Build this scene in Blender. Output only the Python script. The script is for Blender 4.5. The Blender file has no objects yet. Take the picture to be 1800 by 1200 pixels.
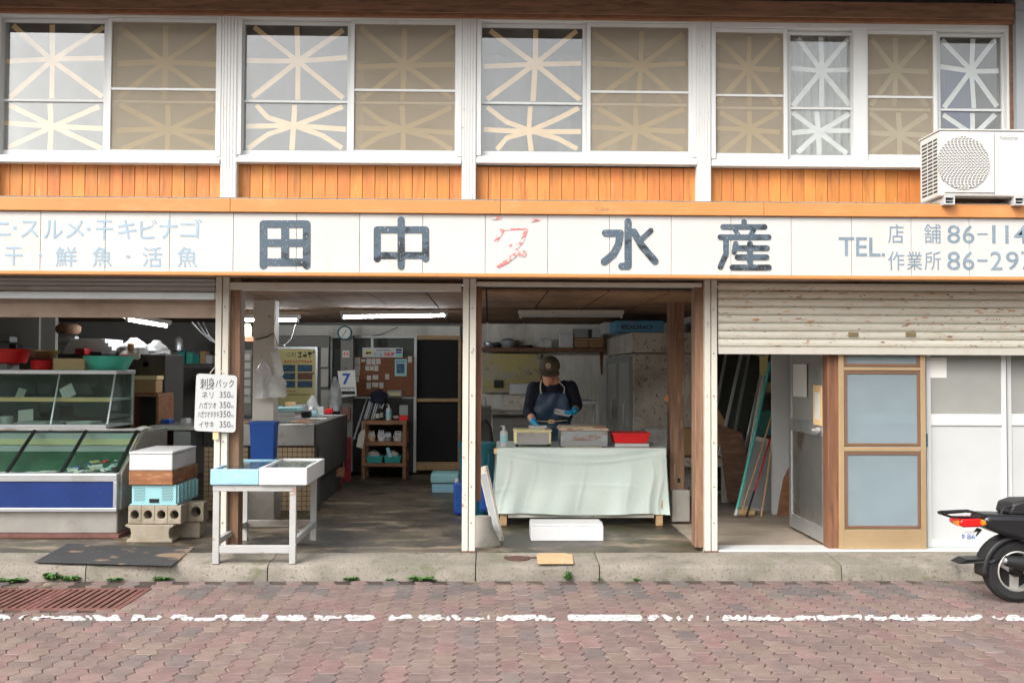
import bpy, bmesh, math, random
from mathutils import Vector, Matrix
random.seed(7)
R = math.radians
C = bpy.context.scene.collection
sc = bpy.context.scene

# ------------------------------------------------------------------ camera
CAM = Vector((0.0, -7.5, 1.49))
CM = Matrix.Rotation(R(-1.3), 4, 'Z') @ Matrix.Rotation(R(91.64), 4, 'X') @ Matrix.Rotation(R(0.23), 4, 'Z')
cd = bpy.data.cameras.new('camera'); cam = bpy.data.objects.new('camera', cd); C.objects.link(cam)
cam.matrix_world = Matrix.Translation(CAM) @ CM
cd.sensor_width = 36; cd.lens = 35; cd.clip_start = 0.05; cd.clip_end = 3000
sc.camera = cam

# ------------------------------------------------------------------ sky, sun, exposure
SUN_EL, SUN_AZ = R(43), R(222)          # azimuth: clockwise from +Y
w = bpy.data.worlds.new('World'); sc.world = w; w.use_nodes = True
nt = w.node_tree; nt.nodes.clear()
sky = nt.nodes.new('ShaderNodeTexSky'); sky.sky_type = 'NISHITA'; sky.sun_disc = False
sky.sun_elevation = SUN_EL; sky.sun_rotation = SUN_AZ; sky.air_density = 1.2; sky.dust_density = 5.0; sky.ozone_density = 1.0
hs = nt.nodes.new('ShaderNodeHueSaturation'); hs.inputs['Saturation'].default_value = 0.22
bg = nt.nodes.new('ShaderNodeBackground'); bg.inputs['Strength'].default_value = 0.15
wo = nt.nodes.new('ShaderNodeOutputWorld')
nt.links.new(sky.outputs[0], hs.inputs['Color']); nt.links.new(hs.outputs[0], bg.inputs['Color']); nt.links.new(bg.outputs[0], wo.inputs[0])
sd = bpy.data.lights.new('sun', 'SUN'); sd.energy = 0.62; sd.angle = R(22); sd.color = (1.0, 0.95, 0.87)
sun = bpy.data.objects.new('sun', sd); C.objects.link(sun)
sv = Vector((math.sin(SUN_AZ) * math.cos(SUN_EL), math.cos(SUN_AZ) * math.cos(SUN_EL), math.sin(SUN_EL)))
sun.rotation_euler = (-sv).to_track_quat('-Z', 'Y').to_euler(); sun.location = sv * 30
sc.view_settings.view_transform = 'Standard'; sc.view_settings.look = 'None'; sc.view_settings.gamma = 1
sc.view_settings.use_curve_mapping = False
sc.view_settings.exposure = 1.2
sc.cycles.max_bounces = 8; sc.cycles.transparent_max_bounces = 16

# ------------------------------------------------------------------ picture -> place helpers
FPX = 1750.0
def ray(px, py): return CM.to_3x3() @ Vector(((px - 900) / FPX, (600 - py) / FPX, -1))
def W(px, py, Y):                       # the point of the plane y=Y seen at a spot of the photograph
    d = ray(px, py); return CAM + d * ((Y - CAM.y) / d.y)
def G(px, py, z=0.13):                  # the point of the level z seen there
    d = ray(px, py); return CAM + d * ((z - CAM.z) / d.z)
def RECT(px0, py0, px1, py1, Y):
    mx, my = (px0 + px1) / 2, (py0 + py1) / 2
    return W(px0, my, Y).x, W(px1, my, Y).x, W(mx, py1, Y).z, W(mx, py0, Y).z

# ------------------------------------------------------------------ materials
MATS = {}
def M(name, col=(.5, .5, .5), rough=.6, var=.12, vs=3, stains=(), metal=0, bump=0, bs=60, stretch=(1, 1, 1), objcol=False, spec=.4, attr=None, wave=None, hue=None):
    if name in MATS: return MATS[name]
    m = bpy.data.materials.new(name); m.use_nodes = True; t = m.node_tree; N = t.nodes; L = t.links
    b = N['Principled BSDF']; b.inputs['Roughness'].default_value = rough; b.inputs['Metallic'].default_value = metal
    b.inputs['Specular IOR Level'].default_value = spec
    tc = N.new('ShaderNodeTexCoord'); oi = N.new('ShaderNodeObjectInfo')
    ad = N.new('ShaderNodeVectorMath'); ad.operation = 'ADD'
    ml = N.new('ShaderNodeMath'); ml.operation = 'MULTIPLY'; ml.inputs[1].default_value = 37.0
    L.new(oi.outputs['Random'], ml.inputs[0]); L.new(tc.outputs['Object'], ad.inputs[0]); L.new(ml.outputs[0], ad.inputs[1])
    mp = N.new('ShaderNodeMapping'); mp.inputs['Scale'].default_value = stretch; L.new(ad.outputs[0], mp.inputs['Vector'])
    def noise(scale, detail=5, vec=None):
        n = N.new('ShaderNodeTexNoise'); n.inputs['Scale'].default_value = scale; n.inputs['Detail'].default_value = detail
        n.inputs['Roughness'].default_value = .62
        L.new(vec or mp.outputs[0], n.inputs['Vector']); return n.outputs['Fac']
    if attr:
        a = N.new('ShaderNodeAttribute'); a.attribute_name = attr; base = a.outputs['Color']
    elif objcol: base = oi.outputs['Color']
    else:
        r = N.new('ShaderNodeRGB'); r.outputs[0].default_value = (*col, 1); base = r.outputs[0]
    n1 = noise(vs); mr = N.new('ShaderNodeMapRange'); mr.inputs['From Min'].default_value = .3; mr.inputs['From Max'].default_value = .7
    mr.inputs['To Min'].default_value = 1 - var; mr.inputs['To Max'].default_value = 1 + var; L.new(n1, mr.inputs['Value'])
    mu = N.new('ShaderNodeVectorMath'); mu.operation = 'SCALE'; L.new(base, mu.inputs[0]); L.new(mr.outputs[0], mu.inputs['Scale']); cur = mu.outputs[0]
    for s in stains:                    # (colour, scale, threshold, softness, stretch, amount)
        sc_, ss, st, sw, ssx, am = s; st -= .065
        mp2 = N.new('ShaderNodeMapping'); mp2.inputs['Scale'].default_value = ssx; mp2.inputs['Location'].default_value = (ss * .37, ss * .11, st * 7); L.new(ad.outputs[0], mp2.inputs['Vector'])
        n = noise(ss, 7, mp2.outputs[0]); q = N.new('ShaderNodeMapRange'); q.inputs['From Min'].default_value = st; q.inputs['From Max'].default_value = st + sw
        q.inputs['To Max'].default_value = am; L.new(n, q.inputs['Value'])
        mx = N.new('ShaderNodeMix'); mx.data_type = 'RGBA'; L.new(q.outputs[0], mx.inputs[0]); L.new(cur, mx.inputs[6]); mx.inputs[7].default_value = (*sc_, 1); cur = mx.outputs[2]
    if wave:                            # (axis, scale, depth): narrow grooves in the relief
        pass
    L.new(cur, b.inputs['Base Color'])
    hgt = None
    if bump:
        hgt = noise(bs, 4)
    if wave:
        wv = N.new('ShaderNodeTexWave'); wv.bands_direction = wave[0]; wv.inputs['Scale'].default_value = wave[1]; wv.inputs['Distortion'].default_value = 0
        L.new(tc.outputs['Object'], wv.inputs['Vector']); hgt = wv.outputs['Fac']
    if hgt is not None:
        bp = N.new('ShaderNodeBump'); bp.inputs['Strength'].default_value = bump or wave[2]; bp.inputs['Distance'].default_value = .01
        L.new(hgt, bp.inputs['Height']); L.new(bp.outputs[0], b.inputs['Normal'])
    MATS[name] = m; return m

def glassmat(name, tint=(.9, .95, .93), ior=1.5, veil=.05, veilcol=(.6, .6, .56), rough=0.0, even=False):  # diffuse share
    m = bpy.data.materials.new(name); m.use_nodes = True; t = m.node_tree; N = t.nodes; L = t.links; N.remove(N['Principled BSDF'])
    tr = N.new('ShaderNodeBsdfTransparent'); tr.inputs[0].default_value = (*tint, 1)
    gl = N.new('ShaderNodeBsdfGlossy'); gl.inputs['Roughness'].default_value = rough
    fr = N.new('ShaderNodeFresnel'); fr.inputs[0].default_value = ior
    ge = N.new('ShaderNodeNewGeometry'); im = N.new('ShaderNodeMapRange'); im.inputs['To Min'].default_value = ior; im.inputs['To Max'].default_value = 1 / ior
    L.new(ge.outputs['Backfacing'], im.inputs['Value']); L.new(im.outputs[0], fr.inputs[0])
    df = N.new('ShaderNodeBsdfDiffuse'); df.inputs[0].default_value = (*veilcol, 1)
    m1 = N.new('ShaderNodeMixShader'); m2 = N.new('ShaderNodeMixShader')
    tc = N.new('ShaderNodeTexCoord'); nz = N.new('ShaderNodeTexNoise'); nz.inputs['Scale'].default_value = 4; nz.inputs['Detail'].default_value = 8
    q = N.new('ShaderNodeMapRange'); q.inputs['From Min'].default_value = .3; q.inputs['From Max'].default_value = .75; q.inputs['To Min'].default_value = veil * (.93 if even else .4); q.inputs['To Max'].default_value = veil * (1.07 if even else 1.7)
    L.new(tc.outputs['Object'], nz.inputs['Vector']); L.new(nz.outputs['Fac'], q.inputs['Value'])
    L.new(fr.outputs[0], m1.inputs[0]); L.new(tr.outputs[0], m1.inputs[1]); L.new(gl.outputs[0], m1.inputs[2])
    L.new(q.outputs[0], m2.inputs[0]); L.new(m1.outputs[0], m2.inputs[1]); L.new(df.outputs[0], m2.inputs[2])
    L.new(m2.outputs[0], N['Material Output'].inputs[0]); MATS[name] = m; return m

def emit(name, col, s):
    m = bpy.data.materials.new(name); m.use_nodes = True; t = m.node_tree; t.nodes.remove(t.nodes['Principled BSDF'])
    e = t.nodes.new('ShaderNodeEmission'); e.inputs[0].default_value = (*col, 1); e.inputs[1].default_value = s
    t.links.new(e.outputs[0], t.nodes['Material Output'].inputs[0]); MATS[name] = m; return m

U1 = (1, 1, 1)
rust = (.19, .07, .02)
M('white_metal', (.60, .60, .585), .42, .05, 2, [((.42, .33, .22), 3, .66, .12, (1, 1, .25), .5), (rust, 9, .73, .04, U1, .8)])
M('post_paint', (.58, .55, .48), .5, .06, 2, [((.5, .42, .3), 3, .6, .2, (3, 3, .4), .5), (rust, 14, .72, .04, U1, .8)])
M('table_paint', (.42, .42, .405), .45, .08, 3, [((.36, .34, .3), 3, .56, .15, U1, .5), ((.33, .15, .06), 5, .66, .06, (1, 1, 2), .75)])
M('sash_white', (.61, .62, .61), .4, .04, 3, [((.45, .42, .36), 6, .68, .1, (1, 1, .3), .5)])
M('aluminium', (.55, .57, .58), .35, .06, 3, [((.35, .33, .3), 4, .6, .15, U1, .4)], metal=.7)
M('steel', (.48, .47, .45), .33, .15, 3, [((.22, .15, .09), 4, .6, .12, U1, .7)], metal=.85)
M('steel_dull', (.38, .36, .33), .42, .15, 3, [((.2, .13, .08), 3, .60, .15, (1, 1, 2.5), .6)], metal=.6)
M('board_orange', (.52, .19, .05), .5, .14, 5, [((.30, .10, .03), 4, .60, .15, (6, 6, .6), .75), ((.62, .42, .28), 5, .68, .1, (5, 5, .8), .5)], objcol=True, stretch=(8, 8, .7), bump=.12, bs=30)
M('flash_orange', (.56, .235, .075), .45, .07, 2, [((.62, .33, .14), 3, .6, .2, (1, 1, 2), .6), ((.3, .16, .08), 7, .72, .05, U1, .7)])
M('soffit', (.40, .31, .24), .7, .15, 3, [((.25, .16, .1), 3, .58, .2, U1, .7)])
M('sign_white', (.545, .535, .51), .45, .04, 3, [((.55, .5, .42), 5, .64, .15, (1, 1, .25), .5)], bump=.06, bs=25)
M('timber_dark', (.15, .08, .05), .65, .3, 5, [((.33, .2, .12), 6, .6, .15, (1, 8, 8), .7)], stretch=(.6, 6, 6), bump=.3, bs=20)
M('eave_wood', (.25, .14, .085), .65, .3, 5, [((.09, .05, .035), 4, .6, .15, (1, 8, 8), .7)], stretch=(.6, 6, 6), bump=.3, bs=20)
M('timber_red', (.19, .085, .045), .6, .3, 5, [((.06, .03, .02), 4, .6, .15, (7, 7, .7), .8)], stretch=(7, 7, .5), bump=.3, bs=14)
M('timber_old', (.22, .125, .075), .7, .3, 5, [((.1, .055, .035), 4, .58, .15, (7, 7, .6), .8), ((.45, .36, .27), 6, .68, .1, (6, 6, .6), .6)], stretch=(7, 7, .5), bump=.35, bs=14)
M('timber_mid', (.26, .12, .06), .6, .25, 5, [((.1, .05, .03), 5, .62, .15, U1, .6)], stretch=(2, 6, 6), bump=.2, bs=20)
M('timber_tan', (.45, .29, .15), .6, .2, 5, [((.2, .11, .05), 5, .62, .15, U1, .6)], stretch=(2, 6, 6), bump=.2, bs=20)
M('ceiling_wood', (.30, .18, .10), .9, .25, 2, [((.13, .075, .045), 1.2, .52, .2, U1, .8)], stretch=(3, .5, 3), bump=.1, bs=20)
M('concrete', (.31, .285, .25), .85, .15, 2, [((.17, .15, .13), 1.3, .52, .2, U1, .75), ((.42, .37, .3), 3, .6, .15, U1, .6), ((.11, .12, .06), 2.2, .62, .12, U1, .6)], bump=.25, bs=70)
M('kerb', (.25, .222, .187), .9, .2, 3, [((.15, .14, .11), 2.4, .54, .16, (1, 1, 2), .65), ((.11, .115, .055), 4, .65, .1, U1, .6), ((.03, .028, .026), 1.1, .70, .07, U1, .8), ((.09, .08, .06), 55, .63, .06, U1, .7)], bump=.55, bs=90)
M('floor_wet', (.115, .09, .065), .42, .25, 1.5, [((.035, .03, .022), .9, .53, .1, U1, .9), ((.30, .24, .16), 2.1, .60, .1, (1, 2.2, 1), .8), ((.045, .055, .015), 1.4, .6, .1, U1, .75), ((.02, .018, .014), 3.5, .62, .06, U1, .7)], bump=.3, bs=50)
M('floor_dry', (.33, .28, .22), .75, .18, 2, [((.2, .15, .11), 1.6, .54, .2, (1, 2.5, 1), .7)], bump=.2, bs=60)
M('block', (.34, .29, .225), .95, .2, 4, [((.18, .15, .1), 4, .58, .14, U1, .6), ((.16, .15, .055), 2, .6, .12, U1, .6)], bump=.7, bs=70)
M('asphalt', (.09, .088, .085), .9, .2, 2, bump=.3)
M('paver', (.3, .2, .18), .85, .16, 14, [((.30, .24, .2), 3.1, .56, .2, U1, .4), ((.10, .085, .08), 2.3, .62, .12, U1, .45)], objcol=True, bump=.35, bs=220)
M('paver_joined', (.3, .2, .18), .85, .16, 14, [((.30, .24, .2), 3.1, .56, .2, U1, .4), ((.10, .085, .08), 2.3, .62, .12, U1, .45)], attr='col', bump=.35, bs=220)
M('sand_joint', (.06, .045, .036), .95, .35, 5, [((.28, .23, .17), 1.1, .6, .08, U1, .9)], bump=.4, bs=120)
M('paint_white', (.62, .62, .61), .7, .1, 9, [((.24, .18, .16), 26, .60, .1, U1, .75)], bump=.2, bs=120)
M('iron_red', (.17, .075, .06), .75, .2, 6, [((.09, .04, .03), 6, .58, .15, U1, .7)], bump=.4, bs=80)
M('iron_brown', (.09, .045, .035), .7, .25, 8, bump=.5, bs=80)
M('tan_plate', (.50, .34, .19), .8, .12, 8, bump=.3, bs=40)
M('rubber', (.045, .045, .046), .8, .2, 4, [((.3, .2, .13), 4, .62, .06, U1, .7)], bump=.15, bs=120)
M('foam_white', (.62, .62, .62), .55, .03, 5, bump=.12, bs=200)
M('foam_blue', (.30, .52, .66), .55, .06, 5, [((.55, .66, .72), 6, .6, .1, U1, .6)], bump=.12, bs=160)
M('crate_wood', (.27, .11, .045), .65, .3, 4, [((.45, .27, .14), 7, .6, .1, (1, 1, 5), .7), ((.1, .04, .02), 5, .6, .1, U1, .6)], stretch=(2, 2, 8), bump=.3, bs=20)
M('plastic_aqua', (.30, .55, .58), .4, .06)
M('panel_blue', (.012, .035, .16), .35, .12, 5, [((.25, .3, .4), 30, .74, .03, U1, .7)])
M('plastic_blue', (.012, .075, .32), .38, .08)
M('plastic_teal', (.03, .30, .27), .4, .06)
M('plastic_green', (.09, .56, .42), .4, .05)
M('plastic_red', (.72, .02, .02), .38, .06)
M('plastic_black', (.015, .015, .016), .45, .1)
M('plastic_cream', (.74, .64, .36), .5, .05)
M('plastic_white', (.50, .51, .505), .4, .04)
M('plastic_grey', (.28, .29, .29), .5, .08)
M('bin_teal', (.015, .13, .17), .45, .1)
M('brass_metal', (.45, .36, .2), .3, .1, metal=.8)
M('casing_white', (.60, .595, .565), .4, .03, 3, [((.5, .45, .36), 3, .62, .2, U1, .4)])
M('dark_hole', (.012, .012, .012), .8, .1)
M('mesh_dark', (.03, .03, .03), .7, .1)
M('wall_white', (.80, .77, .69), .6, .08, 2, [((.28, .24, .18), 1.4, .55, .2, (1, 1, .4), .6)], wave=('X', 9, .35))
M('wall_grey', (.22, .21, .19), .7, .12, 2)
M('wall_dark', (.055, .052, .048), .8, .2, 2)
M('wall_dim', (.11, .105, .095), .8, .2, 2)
M('neighbour', (.32, .335, .35), .6, .06, 2)
M('stained_white', (.62, .58, .50), .5, .06, 2, [((.26, .19, .12), 2.2, .52, .2, U1, .75), ((.09, .06, .04), 26, .66, .04, U1, .8)])
M('shutter_cream', (.68, .655, .56), .45, .05, 3, [((.52, .42, .24), 4, .6, .15, (1, 1, 4), .5), ((.46, .20, .045), 8, .685, .03, (1, 1, 6), .9), ((.22, .08, .02), 12, .70, .02, (1, 1, 4), 1)])
M('shutter_grey', (.42, .42, .41), .45, .08, 3, [((.3, .22, .15), 3, .58, .2, U1, .5)])
M('sheet_green', (.60, .69, .63), .36, .05, 3, [((.70, .73, .66), 1.7, .55, .2, U1, .6), ((.33, .38, .33), 30, .73, .03, U1, .7)], bump=.9, bs=7, stretch=(1, 1, .45))
M('paper', (.70, .69, .64), .8, .05)
M('paper_dim', (.52, .5, .44), .8, .1)
M('cork', (.20, .075, .035), .8, .15, 30)
M('cardboard', (.42, .28, .14), .8, .1)
M('poster_yellow', (.62, .55, .24), .6, .05)
M('ink', (.02, .02, .025), .7, .1)
M('ink_red', (.6, .03, .03), .7, .1)
M('ink_blue', (.03, .10, .40), .7, .1)
M('ink_teal', (.02, .28, .3), .7, .1)
M('photo_blue', (.03, .09, .16), .5, .5, 14)
M('photo_brown', (.16, .07, .04), .5, .5, 14)
M('marker', (.05, .055, .075), .7, .2)
M('letter_blue', (.07, .10, .13), .6, .15, 5, [((.012, .014, .018), 6, .60, .06, (1, 1, 1.5), .85), ((.545, .535, .51), 110, .66, .08, (1, 1, .4), .8)])
M('letter_grey', (.19, .25, .30), .6, .15, 5, [((.545, .535, .51), 60, .65, .1, U1, .6)])
M('letter_pale', (.29, .39, .47), .6, .08, 5, [((.545, .535, .51), 22, .64, .1, U1, .7)])
M('letter_red', (.60, .16, .15), .6, .1, 5, [((.545, .535, .51), 22, .54, .06, (1, 1, 1.8), 1)])
M('tape_tan', (.78, .54, .27), .7, .08, 8)
M('tape_white', (.72, .73, .70), .7, .05, 8)
M('curtain', (.26, .27, .26), .9, .06)  # grey of the added curtains that haze the upper panes
M('leaf', (.07, .17, .035), .6, .3, 20)
M('skin', (.72, .34, .21), .5, .08, 20)
M('navy', (.009, .012, .025), .85, .2, 20, bump=.1, bs=200)
M('apron', (.028, .058, .11), .38, .2, 6)
M('glove', (.02, .34, .60), .4, .1)
M('cap', (.10, .085, .058), .9, .2, 40)
M('string', (.62, .57, .48), .8, .1)
M('hair', (.02, .018, .016), .8, .1)
M('scooter_black', (.012, .012, .014), .28, .1, 8, spec=.5)
M('tyre', (.018, .018, .019), .8, .15, 30, bump=.2, bs=60)
M('rim', (.50, .49, .46), .35, .08, metal=.5)
M('lens_red', (.62, .012, .012), .15, .05)
M('lens_amber', (.75, .20, .02), .15, .05)
M('hill', (.085, .095, .07), .95, .5, .12)
M('tile_tan', (.48, .35, .21), .4, .08)
M('bag', (.6, .6, .58), .35, .1)
glassmat('glass_up', (.96, .97, .97), 2.05, .07)  # pale diffuse share stands in for bright sky reflected in the panes
glassmat('glass_clear', (.90, .95, .93), 1.5, .03)
glassmat('glass_case', (.86, .95, .92), 1.5, .02)
glassmat('glass_frost', (.62, .63, .62), 1.5, .42, (.62, .62, .58), .1, even=True)
glassmat('screen_beige', (.80, .77, .72), 1.02, .21, (.84, .74, .60), even=True)
glassmat('screen_blue', (.62, .70, .74), 1.05, .30, (.54, .62, .65), even=True)
glassmat('bag_clear', (.8, .8, .8), 1.4, .42, (.85, .85, .84), .15)
_p = MATS['paint_white']; _t = _p.node_tree; _o = _t.nodes['Material Output']; _b = _t.nodes['Principled BSDF']
_tr = _t.nodes.new('ShaderNodeBsdfTransparent'); _mx = _t.nodes.new('ShaderNodeMixShader'); _nz = _t.nodes.new('ShaderNodeTexNoise'); _nz.inputs['Scale'].default_value = 38; _nz.inputs['Detail'].default_value = 8; _nz.inputs['Roughness'].default_value = .7
_tc = _t.nodes.new('ShaderNodeTexCoord'); _q = _t.nodes.new('ShaderNodeMapRange'); _q.inputs['From Min'].default_value = .53; _q.inputs['From Max'].default_value = .60; _q.inputs['To Max'].default_value = .9
_t.links.new(_tc.outputs['Object'], _nz.inputs['Vector']); _t.links.new(_nz.outputs['Fac'], _q.inputs['Value']); _t.links.new(_q.outputs[0], _mx.inputs[0]); _t.links.new(_b.outputs[0], _mx.inputs[1]); _t.links.new(_tr.outputs[0], _mx.inputs[2]); _t.links.new(_mx.outputs[0], _o.inputs[0])
emit('tube_light', (.92, .96, 1.0), 56)
mm = MATS

# ------------------------------------------------------------------ mesh helpers
WM = {}
def link(o, parent=None, mat_world=None):
    C.objects.link(o)
    if parent is not None: o.parent = parent
    return o
def thing(name, label, cat, loc=(0, 0, 0), rz=0, group=None, rot=None, kind=None):
    o = bpy.data.objects.new(name, None); C.objects.link(o); o.empty_display_size = .1
    o.location = loc; o.rotation_euler = rot or (0, 0, rz)
    WM[o.name] = Matrix.LocRotScale(Vector(loc), o.rotation_euler.to_matrix(), Vector((1, 1, 1)))
    tag(o, label, cat, group, kind); return o
def tag(o, label=None, cat=None, group=None, kind=None):
    if label: o['label'] = label
    if cat: o['category'] = cat
    if group: o['group'] = group
    if kind: o['kind'] = kind
    return o
def wm(o):
    m = Matrix()
    while o is not None:
        m = WM.get(o.name, Matrix()) @ m; o = o.parent
    return m

class MB:
    def __init__(s): s.v = []; s.f = []; s.mi = []; s.cur = 0
    def add(s, vs, fs):
        n = len(s.v); s.v += [Vector(p) for p in vs]; s.f += [[i + n for i in f] for f in fs]; s.mi += [s.cur] * len(fs); return s
    def box(s, x0, x1, y0, y1, z0, z1):
        return s.add([(x0, y0, z0), (x1, y0, z0), (x1, y1, z0), (x0, y1, z0), (x0, y0, z1), (x1, y0, z1), (x1, y1, z1), (x0, y1, z1)],
                     [(0, 3, 2, 1), (4, 5, 6, 7), (0, 1, 5, 4), (1, 2, 6, 5), (2, 3, 7, 6), (3, 0, 4, 7)])
    def beam(s, a, b, w, h, up=(0, 0, 1)):       # rectangular bar from a to b
        a, b = Vector(a), Vector(b); d = (b - a).normalized(); u = Vector(up)
        if abs(d.dot(u)) > .95: u = Vector((0, 1, 0))
        sx = d.cross(u).normalized() * w / 2; sz = sx.cross(d).normalized() * h / 2
        vs = [p + i * sx + j * sz for p in (a, b) for i, j in ((-1, -1), (1, -1), (1, 1), (-1, 1))]
        return s.add(vs, [(0, 1, 2, 3), (7, 6, 5, 4), (0, 4, 5, 1), (1, 5, 6, 2), (2, 6, 7, 3), (3, 7, 4, 0)])
    def tube(s, pts, r, n=8, cap=True):
        pts = [Vector(p) for p in pts]; rs = r if isinstance(r, (list, tuple)) else [r] * len(pts); rings = []; ref = None
        for i, p in enumerate(pts):
            d = (pts[min(i + 1, len(pts) - 1)] - pts[max(i - 1, 0)]).normalized()
            if ref is None: ref = Vector((0, 0, 1)) if abs(d.z) < .9 else Vector((1, 0, 0))
            a = d.cross(ref).normalized(); b = d.cross(a).normalized(); ref = a.cross(d)
            rings.append([p + (a * math.cos(t) + b * math.sin(t)) * rs[i] for t in [2 * math.pi * k / n for k in range(n)]])
        vs = [q for g in rings for q in g]; fs = []
        for i in range(len(pts) - 1):
            for k in range(n): fs.append((i * n + k, i * n + (k + 1) % n, (i + 1) * n + (k + 1) % n, (i + 1) * n + k))
        if cap: fs += [tuple(range(n))[::-1], tuple((len(pts) - 1) * n + k for k in range(n))]
        return s.add(vs, fs)
    def lathe(s, prof, c=(0, 0, 0), n=24, axis='Z', sx=1, sy=1, cap=True):
        vs = []; fs = []; c = Vector(c)
        for r, z in prof:
            for k in range(n):
                t = 2 * math.pi * k / n; p = Vector((r * math.cos(t) * sx, r * math.sin(t) * sy, z))
                if axis == 'Y': p = Vector((p.x, z, p.y))
                if axis == 'X': p = Vector((z, p.x, p.y))
                vs.append(c + p)
        for i in range(len(prof) - 1):
            for k in range(n): fs.append((i * n + k, i * n + (k + 1) % n, (i + 1) * n + (k + 1) % n, (i + 1) * n + k))
        if cap and prof[0][0] > 1e-5: fs.append(tuple(range(n))[::-1])
        if cap and prof[-1][0] > 1e-5: fs.append(tuple((len(prof) - 1) * n + k for k in range(n)))
        return s.add(vs, fs)
    def prism(s, pts, d):                        # closed outline swept by the vector d
        n = len(pts); d = Vector(d); vs = [Vector(p) for p in pts] + [Vector(p) + d for p in pts]
        return s.add(vs, [tuple(range(n)), tuple(range(n, 2 * n))[::-1]] + [(i, i + n, (i + 1) % n + n, (i + 1) % n) for i in range(n)])
    def tray(s, x0, x1, y0, y1, z0, z1, t, fl=None, taper=0):   # open-topped box
        fl = fl or t; k = taper
        o = [(x0 + k, y0 + k, z0), (x1 - k, y0 + k, z0), (x1 - k, y1 - k, z0), (x0 + k, y1 - k, z0), (x0, y0, z1), (x1, y0, z1), (x1, y1, z1), (x0, y1, z1)]
        i = [(x0 + t + k, y0 + t + k, z0 + fl), (x1 - t - k, y0 + t + k, z0 + fl), (x1 - t - k, y1 - t - k, z0 + fl), (x0 + t + k, y1 - t - k, z0 + fl), (x0 + t, y0 + t, z1), (x1 - t, y0 + t, z1), (x1 - t, y1 - t, z1), (x0 + t, y1 - t, z1)]
        fs = [(0, 3, 2, 1), (0, 1, 5, 4), (1, 2, 6, 5), (2, 3, 7, 6), (3, 0, 4, 7), (8, 9, 10, 11), (8, 12, 13, 9), (9, 13, 14, 10), (10, 14, 15, 11), (11, 15, 12, 8),
              (4, 5, 13, 12), (5, 6, 14, 13), (6, 7, 15, 14), (7, 4, 12, 15)]
        return s.add(o + i, fs)
    def obj(s, name, mat, parent=None, bev=0, smooth=False, label=None, cat=None, group=None, kind=None, col=None, local=False, origin=False):
        me = bpy.data.meshes.new(name); vs = s.v
        if parent is not None and not local:
            inv = wm(parent).inverted(); vs = [inv @ p for p in vs]
        off = Vector()
        if parent is None and vs:
            xs = [p.x for p in vs]; ys = [p.y for p in vs]; off = Vector(((min(xs) + max(xs)) / 2, (min(ys) + max(ys)) / 2, min(p.z for p in vs))); vs = [p - off for p in vs]
        me.from_pydata([tuple(p) for p in vs], [], s.f)
        for m in (mat if isinstance(mat, (list, tuple)) else [mat]): me.materials.append(mm[m])
        if isinstance(mat, (list, tuple)): me.polygons.foreach_set('material_index', s.mi)
        bm = bmesh.new(); bm.from_mesh(me); bmesh.ops.recalc_face_normals(bm, faces=bm.faces); bm.to_mesh(me); bm.free()
        if smooth:
            me.polygons.foreach_set('use_smooth', [True] * len(me.polygons))
            try: me.set_sharp_from_angle(angle=R(38))
            except Exception: pass
        o = bpy.data.objects.new(name, me); link(o, parent); o.location = off
        WM[o.name] = Matrix.Translation(off)
        if bev:
            b = o.modifiers.new('bevel', 'BEVEL'); b.width = bev; b.segments = 2; b.limit_method = 'ANGLE'; b.angle_limit = R(40)
        if col: o.color = (*col, 1)
        return tag(o, label, cat, group, kind)
    def one(s, name, mat, label, cat, bev=0, smooth=False, group=None, kind=None):
        return s.obj(name, mat, None, bev, smooth, label, cat, group, kind)

def B(name, px0, py0, px1, py1, Y0, Y1, mat, parent=None, bev=.004, **k):   # box whose front face fills a picture rectangle at depth Y0
    x0, x1, z0, z1 = RECT(px0, py0, px1, py1, Y0)
    return MB().box(x0, x1, Y0, Y1, z0, z1).obj(name, mat, parent, bev, **k)
def copy_of(o, parent=None, loc=None, col=None):
    c = o.copy(); C.objects.link(c); c.parent = parent if parent is not None else o.parent
    if loc is not None: c.location = loc
    if col: c.color = (*col, 1)
    WM[c.name] = Matrix.Translation(c.location); return c
def text(body, x0, x1, z0, z1, Y, mat, parent, name='lettering', bold=0.0, face='-Y', ycurve=None):
    cu = bpy.data.curves.new('t', 'FONT'); cu.body = body; cu.offset = bold; cu.resolution_u = 3
    o = bpy.data.objects.new('t', cu); C.objects.link(o); bpy.context.view_layer.update()
    me = bpy.data.meshes.new_from_object(o.evaluated_get(bpy.context.evaluated_depsgraph_get())); bpy.data.objects.remove(o)
    co = [v.co.copy() for v in me.vertices]
    if not co: return None
    a, b = min(c.x for c in co), max(c.x for c in co); e, f = min(c.y for c in co), max(c.y for c in co)
    g = MB(); g.add([(x0 + (c.x - a) / (b - a) * (x1 - x0), Y, z0 + (c.y - e) / max(f - e, 1e-6) * (z1 - z0)) for c in co], [tuple(p.vertices) for p in me.polygons])
    return g.obj(name, mat, parent)
def ptext(body, px0, py0, px1, py1, Y, mat, parent, **k):
    x0, x1, z0, z1 = RECT(px0, py0, px1, py1, Y); return text(body, x0, x1, z0, z1, Y, mat, parent, **k)
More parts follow.
